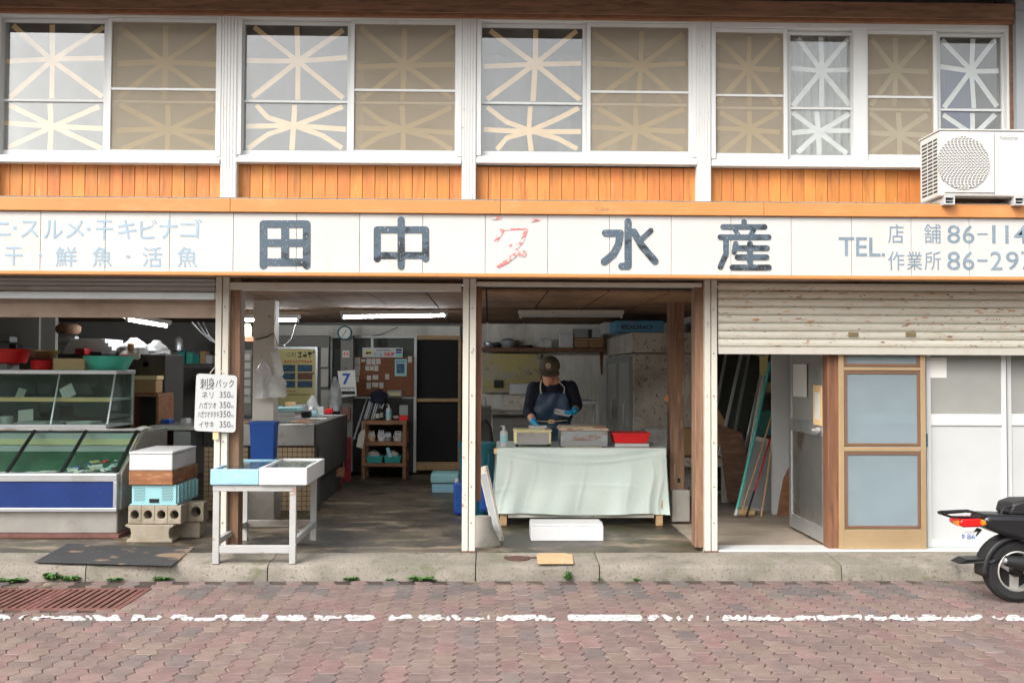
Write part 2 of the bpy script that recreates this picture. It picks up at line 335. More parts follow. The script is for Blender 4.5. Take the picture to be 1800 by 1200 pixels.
def strokes(lines, wpx, Y, mat, parent, name='letter'):       # brush strokes given in picture coordinates, rounded ends
    g = MB(); sc_ = (Y - CAM.y) / FPX; step = 0
    for ln in lines:
        ww = wpx
        if isinstance(ln[0], (int, float)): ww, ln = ln[0], ln[1:]
        pts = [W(x, y, Y) for x, y in ln]; r = ww * sc_ / 2
        for a, b in zip(pts[:-1], pts[1:]):
            step += 1; d = (b - a); d.y = 0; d.normalize(); n = Vector((-d.z, 0, d.x)); yy = Vector((0, -.0004 * step, 0)); out = []
            t0 = math.atan2(n.z, n.x)
            for k in range(9): t = t0 + math.pi * k / 8; out.append(a + yy + Vector((math.cos(t), 0, math.sin(t))) * r)
            for k in range(9): t = t0 + math.pi + math.pi * k / 8; out.append(b + yy + Vector((math.cos(t), 0, math.sin(t))) * r)
            for p in out: p.y = Y - .0004 * step
            g.add(out, [tuple(range(18))])
    return g.obj(name, mat, parent)

def scribble(px0, py0, px1, py1, Y, mat, parent, n):        # print too small to read: a row of uneven little marks
    x0, x1, z0, z1 = RECT(px0, py0, px1, py1, Y); g = MB(); q = random.Random(int(px0 * 7 + py0)); d = (x1 - x0) / n; h = z1 - z0
    for i in range(n):
        a, b = x0 + d * i + d * .08, x0 + d * (i + 1) - d * .12; t = h * .2
        for k in range(2): zz = z0 + h * q.uniform(.05, .8); g.add([(a, Y, zz), (b, Y, zz), (b, Y, zz + t), (a, Y, zz + t)], [(0, 1, 2, 3)])
        xx = a + (b - a) * q.uniform(.1, .75); g.add([(xx, Y - .0004, z0), (xx + (b - a) * .2, Y - .0004, z0), (xx + (b - a) * .2, Y - .0004, z1), (xx, Y - .0004, z1)], [(0, 1, 2, 3)])
    return g.obj('fine_print', mat, parent, kind='stuff')

# ================================================================== the setting
YK = -0.385
YS = -0.42                                   # sign face
YU = 0.20                                    # upper wall
ZF = 0.13                                    # shop floor
MB().box(-400, 400, -500, 60, -.4, -.05).obj('ground', 'asphalt', kind='structure')
hb = MB(); nx, ny = 90, 14
for j in range(ny + 1):
    for i in range(nx + 1):
        x = -380 + 760 * i / nx; t = j / ny; y = -95 - 230 * t
        h = 56 * math.sin(min(1, t * 1.5) * math.pi / 2) * (.8 + .07 * math.sin(x * .011 + 1) + .09 * math.sin(x * .037 + 2)) + random.uniform(-2.5, 2.5) * t
        hb.v.append(Vector((x, y, h - .3)))
for j in range(ny):
    for i in range(nx): a = j * (nx + 1) + i; hb.f.append([a, a + 1, a + nx + 2, a + nx + 1]); hb.mi.append(0)
hb.obj('hill', 'hill', kind='structure')

road = MB().box(-7, 7, -6.2, YK - .002, -.049, -.008).obj('road', 'sand_joint', kind='structure')
# interlocking pavers, long side away from the shop, zigzag flanks
PW, PL, GAP = .1125, .225, .0046
def zig(t): t = (t % .5) / .5; return .014 * (1 - abs(4 * ((t + .25) % 1) - 2))
def outline(g):
    ts = [0, .125, .375, .5, .625, .875, 1]
    left = [(-PW / 2 + g + zig(t), -PL / 2 + g + (PL - 2 * g) * t) for t in ts]; right = [(PW / 2 - g + zig(t), -PL / 2 + g + (PL - 2 * g) * t) for t in ts]
    return right + left[::-1]
def paver_geo():
    a, b = outline(GAP), outline(GAP - .0025); n = len(a)
    vs = [(x, y, 0) for x, y in outline(GAP + .002)] + [(x, y, -.004) for x, y in b] + [(x, y, -.03) for x, y in b]
    return vs, [tuple(range(n))] + [(r * n + i, (r + 1) * n + i, (r + 1) * n + (i + 1) % n, r * n + (i + 1) % n) for r in (0, 1) for i in range(n)]
pv, pf = paver_geo()
spots = []; rp = random.Random(3)
gx0, gx1 = W(-10, 1050, -.9).x, 0
GRATE = (G(-300, 1050, 0).x, G(240, 1052, 0).x, G(100, 1071, 0).y, G(100, 1034, 0).y)
for i in range(-60, 61):
    for j in range(0, 26):
        x = i * PW; y = YK - .14 - j * PL - (PL / 2 if i % 2 else 0)
        if GRATE[0] - .02 < x < GRATE[1] + .02 and GRATE[2] - .03 < y < GRATE[3] + .03: continue
        k = rp.random(); v = rp.uniform(.9, 1.1)
        if j < 2 and k < .36: c = (.125 * v, .105 * v, .10 * v)
        elif k < .20: c = (.200 * v, .125 * v, .115 * v)
        elif k < .42: c = (0.191 * v, 0.136 * v, 0.115 * v)
        elif k < .46: c = (0.156 * v, 0.121 * v, 0.115 * v)
        else: c = (0.176 * v, 0.123 * v, 0.111 * v)
        inv = cam.matrix_world.inverted() @ Vector((x, y, 0)); u, vv = 900 + FPX * inv.x / -inv.z, 600 - FPX * inv.y / -inv.z
        spots.append((0 if -25 < u < 1825 and 1010 < vv < 1215 and inv.z < 0 else 1, -inv.z, x, y, c))
spots.sort(key=lambda s: (s[0], s[1]))
g0 = MB(); g0.add(pv, pf); proto = None; jn = MB(); jcol = []
for n, (out, d, x, y, c) in enumerate(spots):
    z = rp.uniform(-.0022, .0015)
    if n < 300:
        if proto is None: proto = g0.obj('paver', 'paver', road, local=True)
        o = proto if n == 0 else copy_of(proto, road)
        o.location = Vector((x, y, z)) - WM[road.name].translation; o.color = (*c, 1); o.rotation_euler = (rp.uniform(-.006, .006), rp.uniform(-.008, .008), rp.uniform(-.008, .008))
    else:
        jn.add([(a + x, b + y, e + z) for a, b, e in pv], pf); jcol += [c] * len(pf)
jo = jn.obj('paver_field', 'paver_joined', road, kind='stuff')
ca = jo.data.attributes.new('col', 'FLOAT_COLOR', 'FACE')
ca.data.foreach_set('color', [q for c in jcol for q in (*c, 1)])

# worn white line
wl = MB(); rl = random.Random(11)
segs = [(-30, 18), (34, 46), (55, 150), (152, 160), (164, 214), (232, 283), (300, 340), (342, 402), (405, 470), (487, 538), (553, 600), (607, 662), (683, 725), (737, 790), (795, 808), (818, 850), (857, 860), (873, 975), (998, 1128), (1140, 1160), (1165, 1180), (1190, 1198), (1211, 1217), (1242, 1246), (1270, 1312), (1316, 1372), (1374, 1434), (1436, 1515), (1520, 1560), (1563, 1606), (1612, 1655), (1660, 1724), (1742, 1764), (1768, 1850)]
for a, b in segs:
    n = max(4, int((b - a) / 3.5)); full = (b - a) > 95 and a > 900; top = []; bot = []; bt_ = bb_ = 0; sk = rl.uniform(-3, 4)
    for i in range(n + 1):
        px = a + (b - a) * i / n; e = 0 if 0 < i < n else 1
        if rl.random() < .35: bt_ = 0 if full else rl.choice([0, 0, 1, 2, 4, 5.5])
        if rl.random() < .35: bb_ = 0 if full else rl.choice([0, 0, 1, 2, 4, 5.5])
        if bt_ + bb_ > 9: bb_ = 0
        top.append(G(px + sk, 1079 + bt_ + e * rl.uniform(0, 5) + rl.uniform(0, 1), .003)); bot.append(G(px - sk, 1091 - bb_ - e * rl.uniform(0, 5) - rl.uniform(0, 1), .003))
    k = len(wl.v); wl.v += top + bot
    for i in range(n): wl.f.append([k + i, k + i + 1, k + n + 1 + i + 1, k + n + 1 + i]); wl.mi.append(0)
wl.obj('road_marking', 'paint_white', label='worn white edge line painted across the reddish pavers', cat='marking')

# kerb and strip of pavement: slabs with joints
pave = thing('pavement', 'strip of old concrete pavement and kerb before the shop', 'pavement', (0, -.2, 0), kind='structure')
del pave['category']
cuts = [-6.5, -4.6, W(-260, 1000, YK).x, W(150, 1000, YK).x, W(470, 1000, YK).x, W(836, 1000, YK).x, W(1054, 1000, YK).x, W(1480, 1000, YK).x, 4.6, 6.6]
for a, b in zip(cuts[:-1], cuts[1:]):
    prof = [(YK, -.04), (YK + .004, .075), (YK + .018, .098), (YK + .045, .106), (-.03, .129), (-.03, -.04)]
    n = 16; g = MB()
    for i in range(n + 1):
        x = a + .004 + (b - a - .008) * i / n
        for q, (y, z) in enumerate(prof): g.v.append(Vector((x, y + (random.uniform(-.005, .005) if q in (1, 2) else 0), z + (random.uniform(-.004, .003) if q in (1, 2, 3) else 0))))
    k = len(prof)
    for i in range(n):
        for q in range(k): g.f.append([i * k + q, i * k + (q + 1) % k, (i + 1) * k + (q + 1) % k, (i + 1) * k + q]); g.mi.append(0)
    g.f += [list(range(k)), list(range(n * k, n * k + k))]; g.mi += [0, 0]
    g.obj('kerb_slab', 'kerb', pave, smooth=True)
MB().box(-6.4, 1.62, -.029, 5.8, -.03, ZF).obj('shop_floor', 'floor_wet', kind='structure')
MB().box(1.62, 6.4, -.029, 5.8, -.03, ZF - .001).obj('store_floor', 'floor_dry', kind='structure')

# ================================================================== the building
bld = thing('shop_building', 'two-storey fish shop with orange boards, taped windows and open front', 'building', (0, 0, 0))
# ---- upper storey: wall core, posts, boards, windows
zb = W(600, 353, YU).z; zt = W(600, 18, YU).z; zs = W(600, 287, YU).z
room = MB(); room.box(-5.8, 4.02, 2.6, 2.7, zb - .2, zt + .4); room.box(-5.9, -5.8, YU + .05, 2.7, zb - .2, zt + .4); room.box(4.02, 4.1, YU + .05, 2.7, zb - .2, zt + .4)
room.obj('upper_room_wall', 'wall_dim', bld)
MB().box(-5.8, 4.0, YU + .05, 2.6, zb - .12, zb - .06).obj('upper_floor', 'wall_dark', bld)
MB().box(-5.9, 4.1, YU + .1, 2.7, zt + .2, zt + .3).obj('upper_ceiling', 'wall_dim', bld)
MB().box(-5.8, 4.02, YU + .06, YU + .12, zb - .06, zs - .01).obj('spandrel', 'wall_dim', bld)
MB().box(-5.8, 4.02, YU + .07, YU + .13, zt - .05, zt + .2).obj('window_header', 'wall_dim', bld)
ups = [(-34, -8), (388, 416), (812, 837), (1225, 1250)]
for a, b in ups:
    x0, x1 = W(a, 200, YU - .05).x, W(b, 200, YU - .05).x; zz0, zz1 = zb - .02, zt + .03
    g = MB(); prof = [(x0, YU + .06), (x0, YU - .04)]; nr = 5
    for i in range(nr):
        q0 = x0 + (x1 - x0) * (i + .1) / nr; q1 = x0 + (x1 - x0) * (i + .75) / nr
        prof += [(q0, YU - .045), (q1, YU - .045), (q1 + .003, YU - .041), (q0 + (x1 - x0) / nr - .002, YU - .041)]
    prof += [(x1, YU - .04), (x1, YU + .06)]
    g.prism([(x, y, zz0) for x, y in prof], (0, 0, zz1 - zz0)); po = g.obj('upper_post', 'white_metal', bld)
    for zq in range(5):
        for xq in (.25, .75):
            MB().lathe([(.0035, 0), (.0035, .002), (.001, .003)], (x0 + (x1 - x0) * xq, YU - .0455, zz0 + .06 + zq * .33), 6, 'Y').obj('screw', 'steel_dull', po)
bw = .0945; bx0 = -5.75; blanks = [(W(a, 320, YU).x, W(b, 320, YU).x) for a, b in ((-420, -34), (-8, 388), (416, 812), (837, 1225), (1250, 1786))]
rb = random.Random(5)
for a, b in blanks:
    n = max(1, round((b - a) / bw)); wd = (b - a) / n; protob = None
    for i in range(n):
        v = rb.uniform(.86, 1.1); c = (.56 * v, .20 * v * rb.uniform(.92, 1.1), .052 * v)
        if protob is None:
            protob = MB().box(-wd / 2 + .0015, wd / 2 - .0015, 0, .02, 0, zs - zb + .02).obj('cladding_board', 'board_orange', bld, .003, local=True); o = protob
        else: o = copy_of(protob, bld)
        o.location = (a + wd * (i + .5), YU + .03 + rb.uniform(-.001, .001), zb - .03); o.color = (*c, 1)
# tape stars
rt = random.Random(21)
def tape_star(x0, x1, z0, z1, Y, mat, parent, bent=False):
    cx = (x0 + x1) / 2 + rt.uniform(-.03, .03); cz = (z0 + z1) / 2 + rt.uniform(-.02, .03); wd = .0195; k = 0
    jj = lambda s=.02: rt.uniform(-s, s)
    ends = [((cx + jj(), z0 + .008), (cx + jj(), z1 - .008)), ((x0 + .01, cz + jj(.03)), (x1 - .006, cz + jj(.03))),
            ((x0 + .015 + abs(jj(.05)), z0 + .01 + abs(jj())), (x1 - .01 - abs(jj(.03)), z1 - .01 - abs(jj()))), ((x0 + .015 + abs(jj(.05)), z1 - .01 - abs(jj())), (x1 - .01 - abs(jj(.03)), z0 + .01 + abs(jj())))]
    for a, b in ends:
        k += 1; pts = [a, (cx + jj(.008), cz + jj(.008)), b]
        if bent and k > 2:
            pts = [a if rt.random() < .4 else (a[0] + .07, a[1]), (a[0] + (cx - a[0]) * .45, a[1] + (cz - a[1]) * .62), pts[1], (b[0] + (cx - b[0]) * .4, b[1] + (cz - b[1]) * .5 + .01), b]
        g = MB(); top = []; bot = []
        for i, p in enumerate(pts):
            q0 = pts[max(i - 1, 0)]; q1 = pts[min(i + 1, len(pts) - 1)]; d = Vector((q1[0] - q0[0], 0, q1[1] - q0[1])).normalized(); n = Vector((-d.z, 0, d.x)) * wd * rt.uniform(.92, 1.08)
            c = Vector((p[0], Y + .0006 * k, p[1])); top.append(c + n); bot.append(c - n)
        g.v = top + bot; m = len(pts)
        for i in range(m - 1): g.f.append([i, i + 1, m + i + 1, m + i]); g.mi.append(0)
        g.obj('tape', mat, parent)
def window(px0, px1, pyt, pyb, panes, wlabel):
    X0, X1, Z0, Z1 = RECT(px0, pyt, px1, pyb, YU - .03)
    win = MB().box(X0, X1, YU - .04, YU + .10, Z1 - .05, Z1).box(X0, X1, YU - .055, YU + .10, Z0, Z0 + .035).box(X0, X1, YU - .03, YU + .10, Z0 + .035, Z0 + .06)
    win.box(X0, X0 + .035, YU - .038, YU + .10, Z0 + .06, Z1 - .05).box(X1 - .035, X1, YU - .038, YU + .10, Z0 + .06, Z1 - .05)
    wo_ = win.obj('window', 'sash_white', bld, .003); wo_['label'] = wlabel
    zlo, zhi = Z0 + .062, Z1 - .052
    for (a, b, kind, tp, bent) in panes:
        Yp = YU - .012 if kind == 's' else YU + .03
        x0, x1 = W(a, 160, Yp).x, W(b, 160, Yp).x; f = .03
        yg = YU + .04
        zm = zlo + (zhi - zlo) * .405
        fr = MB()
        fr.box(x0 - f, x0, Yp - .012, Yp + .014, zlo, zhi).box(x1, x1 + f, Yp - .012, Yp + .014, zlo, zhi).box(x0, x1, Yp - .010, Yp + .012, zlo, zlo + .045).box(x0, x1, Yp - .010, Yp + .012, zhi - .028, zhi)
        zr = zm + (.085 if kind == 's' else 0)
        fr.box(x0, x1, Yp - .008, Yp + .010, zr - .009, zr + .009); fr.obj('sash', 'sash_white', wo_, .002)
        if kind == 's':
            MB().box(x0, x1, Yp, Yp + .001, zlo + .04, zhi - .02).obj('insect_screen', 'screen_beige', wo_)
            MB().box(x0, x1, yg - .008, yg + .008, zm - .009, zm + .009).obj('glazing_bar', 'sash_white', wo_)
        MB().box(x0 - .01, x1 + .01, yg, yg + .003, zlo + .03, zm - .003).obj('pane', 'glass_clear' if kind == 's' else 'glass_up', wo_)
        MB().box(x0 - .01, x1 + .01, yg, yg + .003, zm + .003, zhi - .02).obj('pane', 'glass_clear' if kind == 's' else 'glass_up', wo_)
        tape_star(x0 + .005, x1 - .005, zm + .012, zhi - .03, yg + .004, tp[0], wo_); tape_star(x0 + .005, x1 - .005, zlo + .047, zm - .012, yg + .004, tp[1], wo_, bent)
    return wo_
T, Wt = 'tape_tan', 'tape_white'
window(-8, 389, 19, 287, [(3, 183, 'g', (T, T), False), (196, 380, 's', (T, T), False)], 'leftmost window with tan tape stars')
window(417, 812, 23, 287.5, [(429, 611, 'g', (T, T), True), (623, 800, 's', (T, T), True)], 'second window, its lower left tape bent')
window(838, 1224, 28, 289, [(847, 1024, 'g', (T, T), True), (1038, 1210, 's', (T, T), False)], 'third window, between two white posts')
window(1250, 1777, 41, 295, [(1258, 1377, 's', (T, T), False), (1389, 1499, 'g', (Wt, Wt), False), (1525, 1640, 's', (Wt, Wt), False), (1652, 1760, 'g', (Wt, Wt), False)], 'four-paned window with white tape stars')
B('window_mullion', 1501, 44, 1525, 290, YU - .036, YU + .09, 'sash_white', bld)
# curtains inside; those left of the four-paned window are added as pale haze
def curtain(px0, px1, py0, py1, Y, mat, nm='curtain'):
    x0, x1, z0, z1 = RECT(px0, py0, px1, py1, Y); g = MB(); n = 60
    for i in range(n + 1):
        x = x0 + (x1 - x0) * i / n; y = Y + .03 * math.sin(i * .9)
        g.v += [Vector((x, y, z0)), Vector((x, y, z1))]
    for i in range(n): g.f.append([2 * i, 2 * i + 2, 2 * i + 3, 2 * i + 1]); g.mi.append(0)
    g.obj(nm, mat, bld, smooth=True)
curtain(-8, 640, 105, 285, .62, 'curtain'); curtain(840, 1210, 100, 285, .62, 'curtain'); curtain(1385, 1500, 50, 285, .40, 'tape_white'); curtain(1640, 1705, 120, 290, .42, 'ink_blue')
# ---- eave
zbm = W(900, 27, YU - .05).z
MB().box(-5.9, 4.25, YU - .09, YU + .05, zbm, zbm + .125).obj('eave_beam', 'eave_wood', bld, .004)
MB().box(-5.9, 4.25, YU - .075, YU + .045, zbm - .03, zbm - .002).obj('eave_batten', 'timber_mid', bld, .003)
x = -5.8
while x < 4.3:
    MB().beam((x, YU + .3, zbm + .27), (x, -.42, zbm + .143), .05, .075).obj('rafter', 'timber_dark', bld); x += .303
MB().prism([(-5.95, YU + .3, zbm + .312), (-5.95, -.45, zbm + .18), (-5.95, -.45, zbm + .195), (-5.95, YU + .3, zbm + .327)], (10.3, 0, 0)).obj('eave_boarding', 'timber_mid', bld)
MB().box(-5.95, 4.35, -.475, -.452, zbm + .09, zbm + .21).obj('fascia', 'timber_dark', bld)
MB().prism([(-5.95, .55, zbm + .375), (-5.95, -.5, zbm + .212), (-5.95, -.5, zbm + .25), (-5.95, 3.0, zbm + .85), (-5.95, 3.0, zbm + .8)], (10.3, 0, 0)).obj('roof', 'neighbour', bld)
# trim at the right end, neighbouring wall
B('corner_trim', 1776, 40, 1786, 352, YU - .05, YU + .1, 'timber_dark', bld)
nb = thing('neighbour_building', 'smooth grey wall of the neighbouring building at upper right edge', 'building', (4.6, .1, 0))
MB().box(W(1787, 150, .1).x, 6.6, .1, 2.4, 2.75, 6.2).obj('wall', 'neighbour', nb)
MB().box(W(1787, 150, .1).x - .001, 6.6, .094, .1, W(1790, 20, .1).z, W(1790, 20, .1).z + .008).obj('wall_joint', 'plastic_grey', nb)
# ---- canopy behind the sign
zc0, zc1 = W(900, 482, YS).z, W(900, 354, YS).z
MB().prism([(-5.9, YS + .06, zc1 - .012), (-5.9, YU + .08, zb - .02), (-5.9, YU + .08, zb - .06), (-5.9, YS + .06, zc1 - .06)], (12, 0, 0)).obj('canopy_roof', 'steel_dull', bld)
for a, b in ((-5.9, -2.0), (-1.997, .9), (.903, 6.1)):
    MB().box(a, b, YS + .05, .12, zc0 + .004, zc0 + .02).obj('soffit_board', 'soffit', bld)
MB().box(-5.9, 6.1, YS - .012, YS + .07, zc1 + .001, zc1 + .011).obj('canopy_flashing', 'kerb', bld, .002)
sg = thing('shop_sign', 'long weathered white shop sign with blue-grey lettering under orange capping', 'sign', (0, YS, zc0))
jx = [-5.9, W(405, 365, YS - .02).x, W(880, 365, YS - .02).x, W(1343, 365, YS - .02).x, 6.1]
for a, b in zip(jx[:-1], jx[1:]): MB().box(a + .001, b - .001, YS - .025, YS + .05, W(900, 377, YS).z, zc1).obj('capping', 'flash_orange', sg, .004)
MB().box(-5.9, 6.1, YS - .018, YS + .05, zc0 - .022, zc0 + .002).obj('bottom_trim', 'flash_orange', sg, .004)
MB().box(-5.9, 6.1, YS + .012, YS + .05, zc0 + .003, zc1 - .05).obj('sign_backing', 'plastic_grey', sg)
sm = [71, 185, 298, 410, 521, 632, 743, 853, 963, 1071.5, 1180, 1285, 1391, 1497, 1602, 1704]
sx = [W(-150, 430, YS).x - .48 * k for k in (5, 4, 3, 2, 1, 0)] + [W(-43, 430, YS).x] + [W(s, 430, YS).x for s in sm] + [W(1806, 430, YS).x, W(1908, 430, YS).x, 5.2, 5.7, 6.08]
for a, b in zip(sx[:-1], sx[1:]): MB().box(a + .0015, b - .0015, YS, YS + .01, zc0 + .004, W(900, 377.5, YS).z).obj('sign_panel', 'sign_white', sg, .002)
YL = YS - .002
strokes([[(463, 394), (463, 467)], [(539, 394), (539, 467)], [(463, 394), (539, 394)], [(463, 461), (539, 461)], [(463, 427), (539, 427)], [(501, 394), (501, 461)]], 13.5, YL, 'letter_blue', sg)
strokes([[(663, 404), (663, 455)], [(748, 404), (748, 455)], [(663, 404), (748, 404)], [(663, 449), (748, 449)], [(705, 387), (705, 468)]], 12.5, YL, 'letter_blue', sg)
strokes([[(1104, 390), (1104, 468)], [(1104, 468), (1093, 468)], [(1064, 410), (1090, 410)], [(1090, 410), (1087, 430), (1078, 447), (1062, 460)], [(1114, 408), (1128, 432), (1151, 459)], [9, (1144, 405), (1129, 419)]], 13, YL, 'letter_blue', sg)
strokes([[(1308, 390), (1308, 398)], [(1271, 399), (1344, 399)], [9, (1292, 403), (1297, 413)], [9, (1325, 403), (1320, 413)], [(1266, 417), (1351, 417)], [(1276, 418), (1276, 446), (1266, 469)],
         [9, (1293, 428), (1290, 443)], [(1294, 436), (1348, 436)], [(1296, 452), (1347, 452)], [(1287, 470), (1351, 470)], [(1318, 428), (1318, 468)]], 10, YL, 'letter_blue', sg)
strokes([[8, (885, 402), (872, 422)], [3, (880, 404), (925, 402)], [6, (925, 404), (917, 425), (905, 438)], [6, (898, 432), (915, 448)], [12, (918, 445), (920, 446)], [7, (905, 448), (890, 460), (876, 467)], [4, (866, 384), (880, 383)], [4, (935, 388), (946, 386)]], 8, YL, 'letter_red', sg)
for ch, a, b, y0, y1 in [('ニ', -12, 18, 391, 414), ('・', 22, 29, 397, 404), ('ス', 36, 68, 388, 418), ('ル', 77, 110, 387, 420), ('メ', 115, 148, 387, 419), ('・', 152, 159, 400, 406), ('干', 168, 198, 387, 421), ('キ', 207, 240, 387, 421), ('ビ', 246, 276, 386, 420), ('ナ', 280, 312, 386, 420), ('ゴ', 317, 355, 385, 418),
                         ('干', 8, 40, 434, 467), ('・', 67, 74, 446, 452), ('鮮', 97, 135, 434, 469), ('魚', 162, 197, 434, 469), ('・', 221, 229, 447, 454), ('活', 250, 285, 434, 470), ('魚', 311, 347, 434, 470)]:
    ptext(ch, a, y0, b, y1, YL, 'letter_pale', sg, bold=.008)
for ch, a, b, y0, y1, bo in [('TEL.', 1474, 1556, 417, 451, .012), ('店', 1561, 1589, 394, 428, .003), ('舗', 1624, 1654, 394, 428, .003), ('作', 1561, 1590, 442, 475, .003), ('業', 1594, 1621, 442, 475, .003), ('所', 1625, 1654, 442, 475, .003),
                             *[(ch_, a_, b_, (396 if r_ == 0 else 442) + (14 if ch_ == '-' else 0), (428 if r_ == 0 else 475) - (15 if ch_ == '-' else 0), .008) for r_, row_ in enumerate((((1665, 1688, '8'), (1692, 1713, '6'), (1718, 1736, '-'), (1744, 1750, '1'), (1767, 1773, '1'), (1782, 1806, '4')), ((1665, 1688, '8'), (1692, 1713, '6'), (1718, 1736, '-'), (1741, 1762, '2'), (1768, 1791, '9'), (1795, 1816, '7')))) for a_, b_, ch_ in row_]]:
    ptext(ch, a, y0, b, y1, YL, 'letter_grey', sg, bold=bo)

# ---- ground-floor posts and rails
def rail_post(a, b, parent=bld, y=-.03, mat='post_paint', nm='shutter_rail'):
    x0, x1 = W(a, 700, y).x, W(b, 700, y).x; m = (x0 + x1) / 2
    o = MB().box(x0, m - .004, y, y + .09, ZF - .003, zc0 + .003).box(m + .004, x1, y + .003, y + .09, ZF - .003, zc0 + .003).box(m - .004, m + .004, y + .02, y + .09, ZF - .003, zc0 + .003).obj(nm, mat, parent, .003)
    for z in (.35, .62, .95, 1.3, 1.62, 1.95): MB().lathe([(.005, 0), (.005, .003), (.002, .004)], (m + .02, y - .003 - .0005, z), 7, 'Y').obj('screw', 'iron_brown', o)
    for k in range(3):
        MB().box(x0 - .004, x1 + .004, y - .002, y + .02, ZF + .001, ZF + .012 + .006 * k).obj('rusty_shoe', 'iron_red', o) if k == 0 else None
rail_post(377, 400); rail_post(813, 836); rail_post(1239, 1261)
B('wood_post', 403, 488, 421, 962, .02, .16, 'timber_old', bld); B('wood_post', 1222, 488, 1238, 962, .02, .16, 'timber_old', bld)
B('wood_jamb', 837, 505, 846, 880, .06, .16, 'timber_red', bld)
B('lintel', 403, 497, 811, 510, -.02, .10, 'post_paint', bld); B('lintel', 838, 496, 1234, 503, -.02, .10, 'post_paint', bld)
MB().box(-5.8, 5.8, .12, .26, zc0 - .02, zc0 + .25).obj('front_beam', 'timber_dark', bld)
# raised shutter of the fish counter
sh = thing('rolling_shutter', 'grey rolling shutter pulled almost fully up above the fish counter', 'shutter', (-3.8, .0, 2.05))
xa, xb = -5.7, W(378, 520, 0).x
for py0, py1 in ((489, 494.5), (495.5, 502), (503, 511)):
    MB().box(xa, xb, 0, .015, W(200, py1, 0).z, W(200, py0, 0).z).obj('slat', 'shutter_grey', sh, .004)
MB().box(xa, xb, -.012, .03, W(200, 526, 0).z, W(200, 513, 0).z).obj('bottom_bar', 'aluminium', sh, .004)
MB().box(xa, xb + .02, .10, .13, W(200, 558, .1).z, W(200, 512, .1).z).obj('lintel_board', 'soffit', bld)
# half-lowered rusty shutter
s2 = thing('rolling_shutter', 'cream rolling shutter with rust streaks, half lowered over glazed doors', 'shutter', (3.5, 0, 1.6))
xa, xb = W(1262, 560, 0).x, 5.75; z0, z1 = W(1450, 610, 0).z, W(1450, 497, 0).z; n = 8; dz = (z1 - z0) / n; slat0 = None
for i in range(n):
    g = MB(); pr = [(0.0, .004), (-.012, .2), (-.016, .5), (-.012, .8), (0, .94), (.008, .96), (.008, 0.0)]
    g.prism([(xa, y, z0 + dz * (i + t)) for y, t in pr], (xb - xa, 0, 0)); g.obj('slat', 'shutter_cream', s2)
MB().box(xa, xb, -.018, .02, W(1450, 623, 0).z, z0 - .002).obj('bottom_bar', 'post_paint', s2, .004)
for pxh in (1500, 1601): MB().box(W(pxh - 9, 588, -.02).x, W(pxh + 9, 588, -.02).x, -.024, -.012, W(pxh, 592, 0).z, W(pxh, 584, 0).z).obj('latch', 'brass_metal', s2, .003)

# ---- glazed doors in the right bay
YD = .10
MB().box(W(1262, 950, .0).x, 5.75, -.02, .22, ZF + .001, ZF + .014).obj('threshold', 'white_metal', bld, .003)
def slide_door(a, b, Y, lbl, mull=None):
    x0, x1, z0, z1 = RECT(a, 600, b, 949, Y); z0 = ZF + .016; zr0, zr1 = W(b, 748, Y).z, W(b, 728, Y).z; f = .035
    d = MB().box(x0, x0 + f, Y, Y + .03, z0, z1).box(x1 - f, x1, Y, Y + .03, z0, z1).box(x0 + f, x1 - f, Y + .001, Y + .029, z0, z0 + .06).box(x0 + f, x1 - f, Y + .001, Y + .029, zr0, zr1).box(x0 + f, x1 - f, Y + .001, Y + .029, z1 - .03, z1).obj('sliding_door', 'sash_white', bld, .003)
    d['label'] = lbl
    MB().box(x0 + f - .005, x1 - f + .005, Y + .012, Y + .018, z0 + .055, zr0 + .004).obj('lower_panel', 'plastic_white', d)
    MB().box(x0 + f - .005, x1 - f + .005, Y + .013, Y + .017, zr1 - .004, z1 - .025).obj('pane', 'glass_frost', d)
    if mull: xm = W(mull, 660, Y).x; MB().box(xm - .02, xm + .02, Y + .07, Y + .09, zr1, z1).obj('inner_stile', 'sash_white', d)
    return d
slide_door(1478, 1630, YD + .04, 'white sliding door behind the bronze screen door')
dd = slide_door(1629, 1770, YD, 'white sliding door with frosted upper glass', 1690); slide_door(1771, 1912, YD + .04, 'white sliding door behind the scooter'); slide_door(1905, 2046, YD, 'white sliding door at the far right')
B('handle', 1627, 762, 1631, 785, YD - .008, YD + .005, 'bin_teal', dd, .001)
B('torn_paper', 1634, 628, 1664, 664, YD + .008, YD + .010, 'paper', bld, 0)
MB().box(W(1455, 700, .06).x, W(1475, 700, .06).x, .06, .18, ZF, 2.1).obj('wood_post', 'timber_red', bld, .004)
scd = MB(); Y = .03
x0, x1, z0, z1 = RECT(1475, 600, 1628, 951, Y); z0 = ZF + .016
Zy = lambda py: W(1550, py, Y).z
for q in ((x0, x0 + .04, z0, z1), (x1 - .04, x1, z0, z1), (x0 + .04, x1 - .04, z0, Zy(930)), (x0 + .04, x1 - .04, Zy(793), Zy(785)), (x0 + .04, x1 - .04, Zy(651), Zy(645))): scd.box(q[0], q[1], Y, Y + .025, q[2], q[3])
M('bronze_gold', (.46, .33, .19), .38, .08, 3, metal=.35); M('bronze_brown', (.20, .11, .065), .45, .1, 3, metal=.2)
so = scd.obj('screen_door', 'bronze_gold', bld, .003); so['label'] = 'gold and brown framed screen door with three mesh panes'
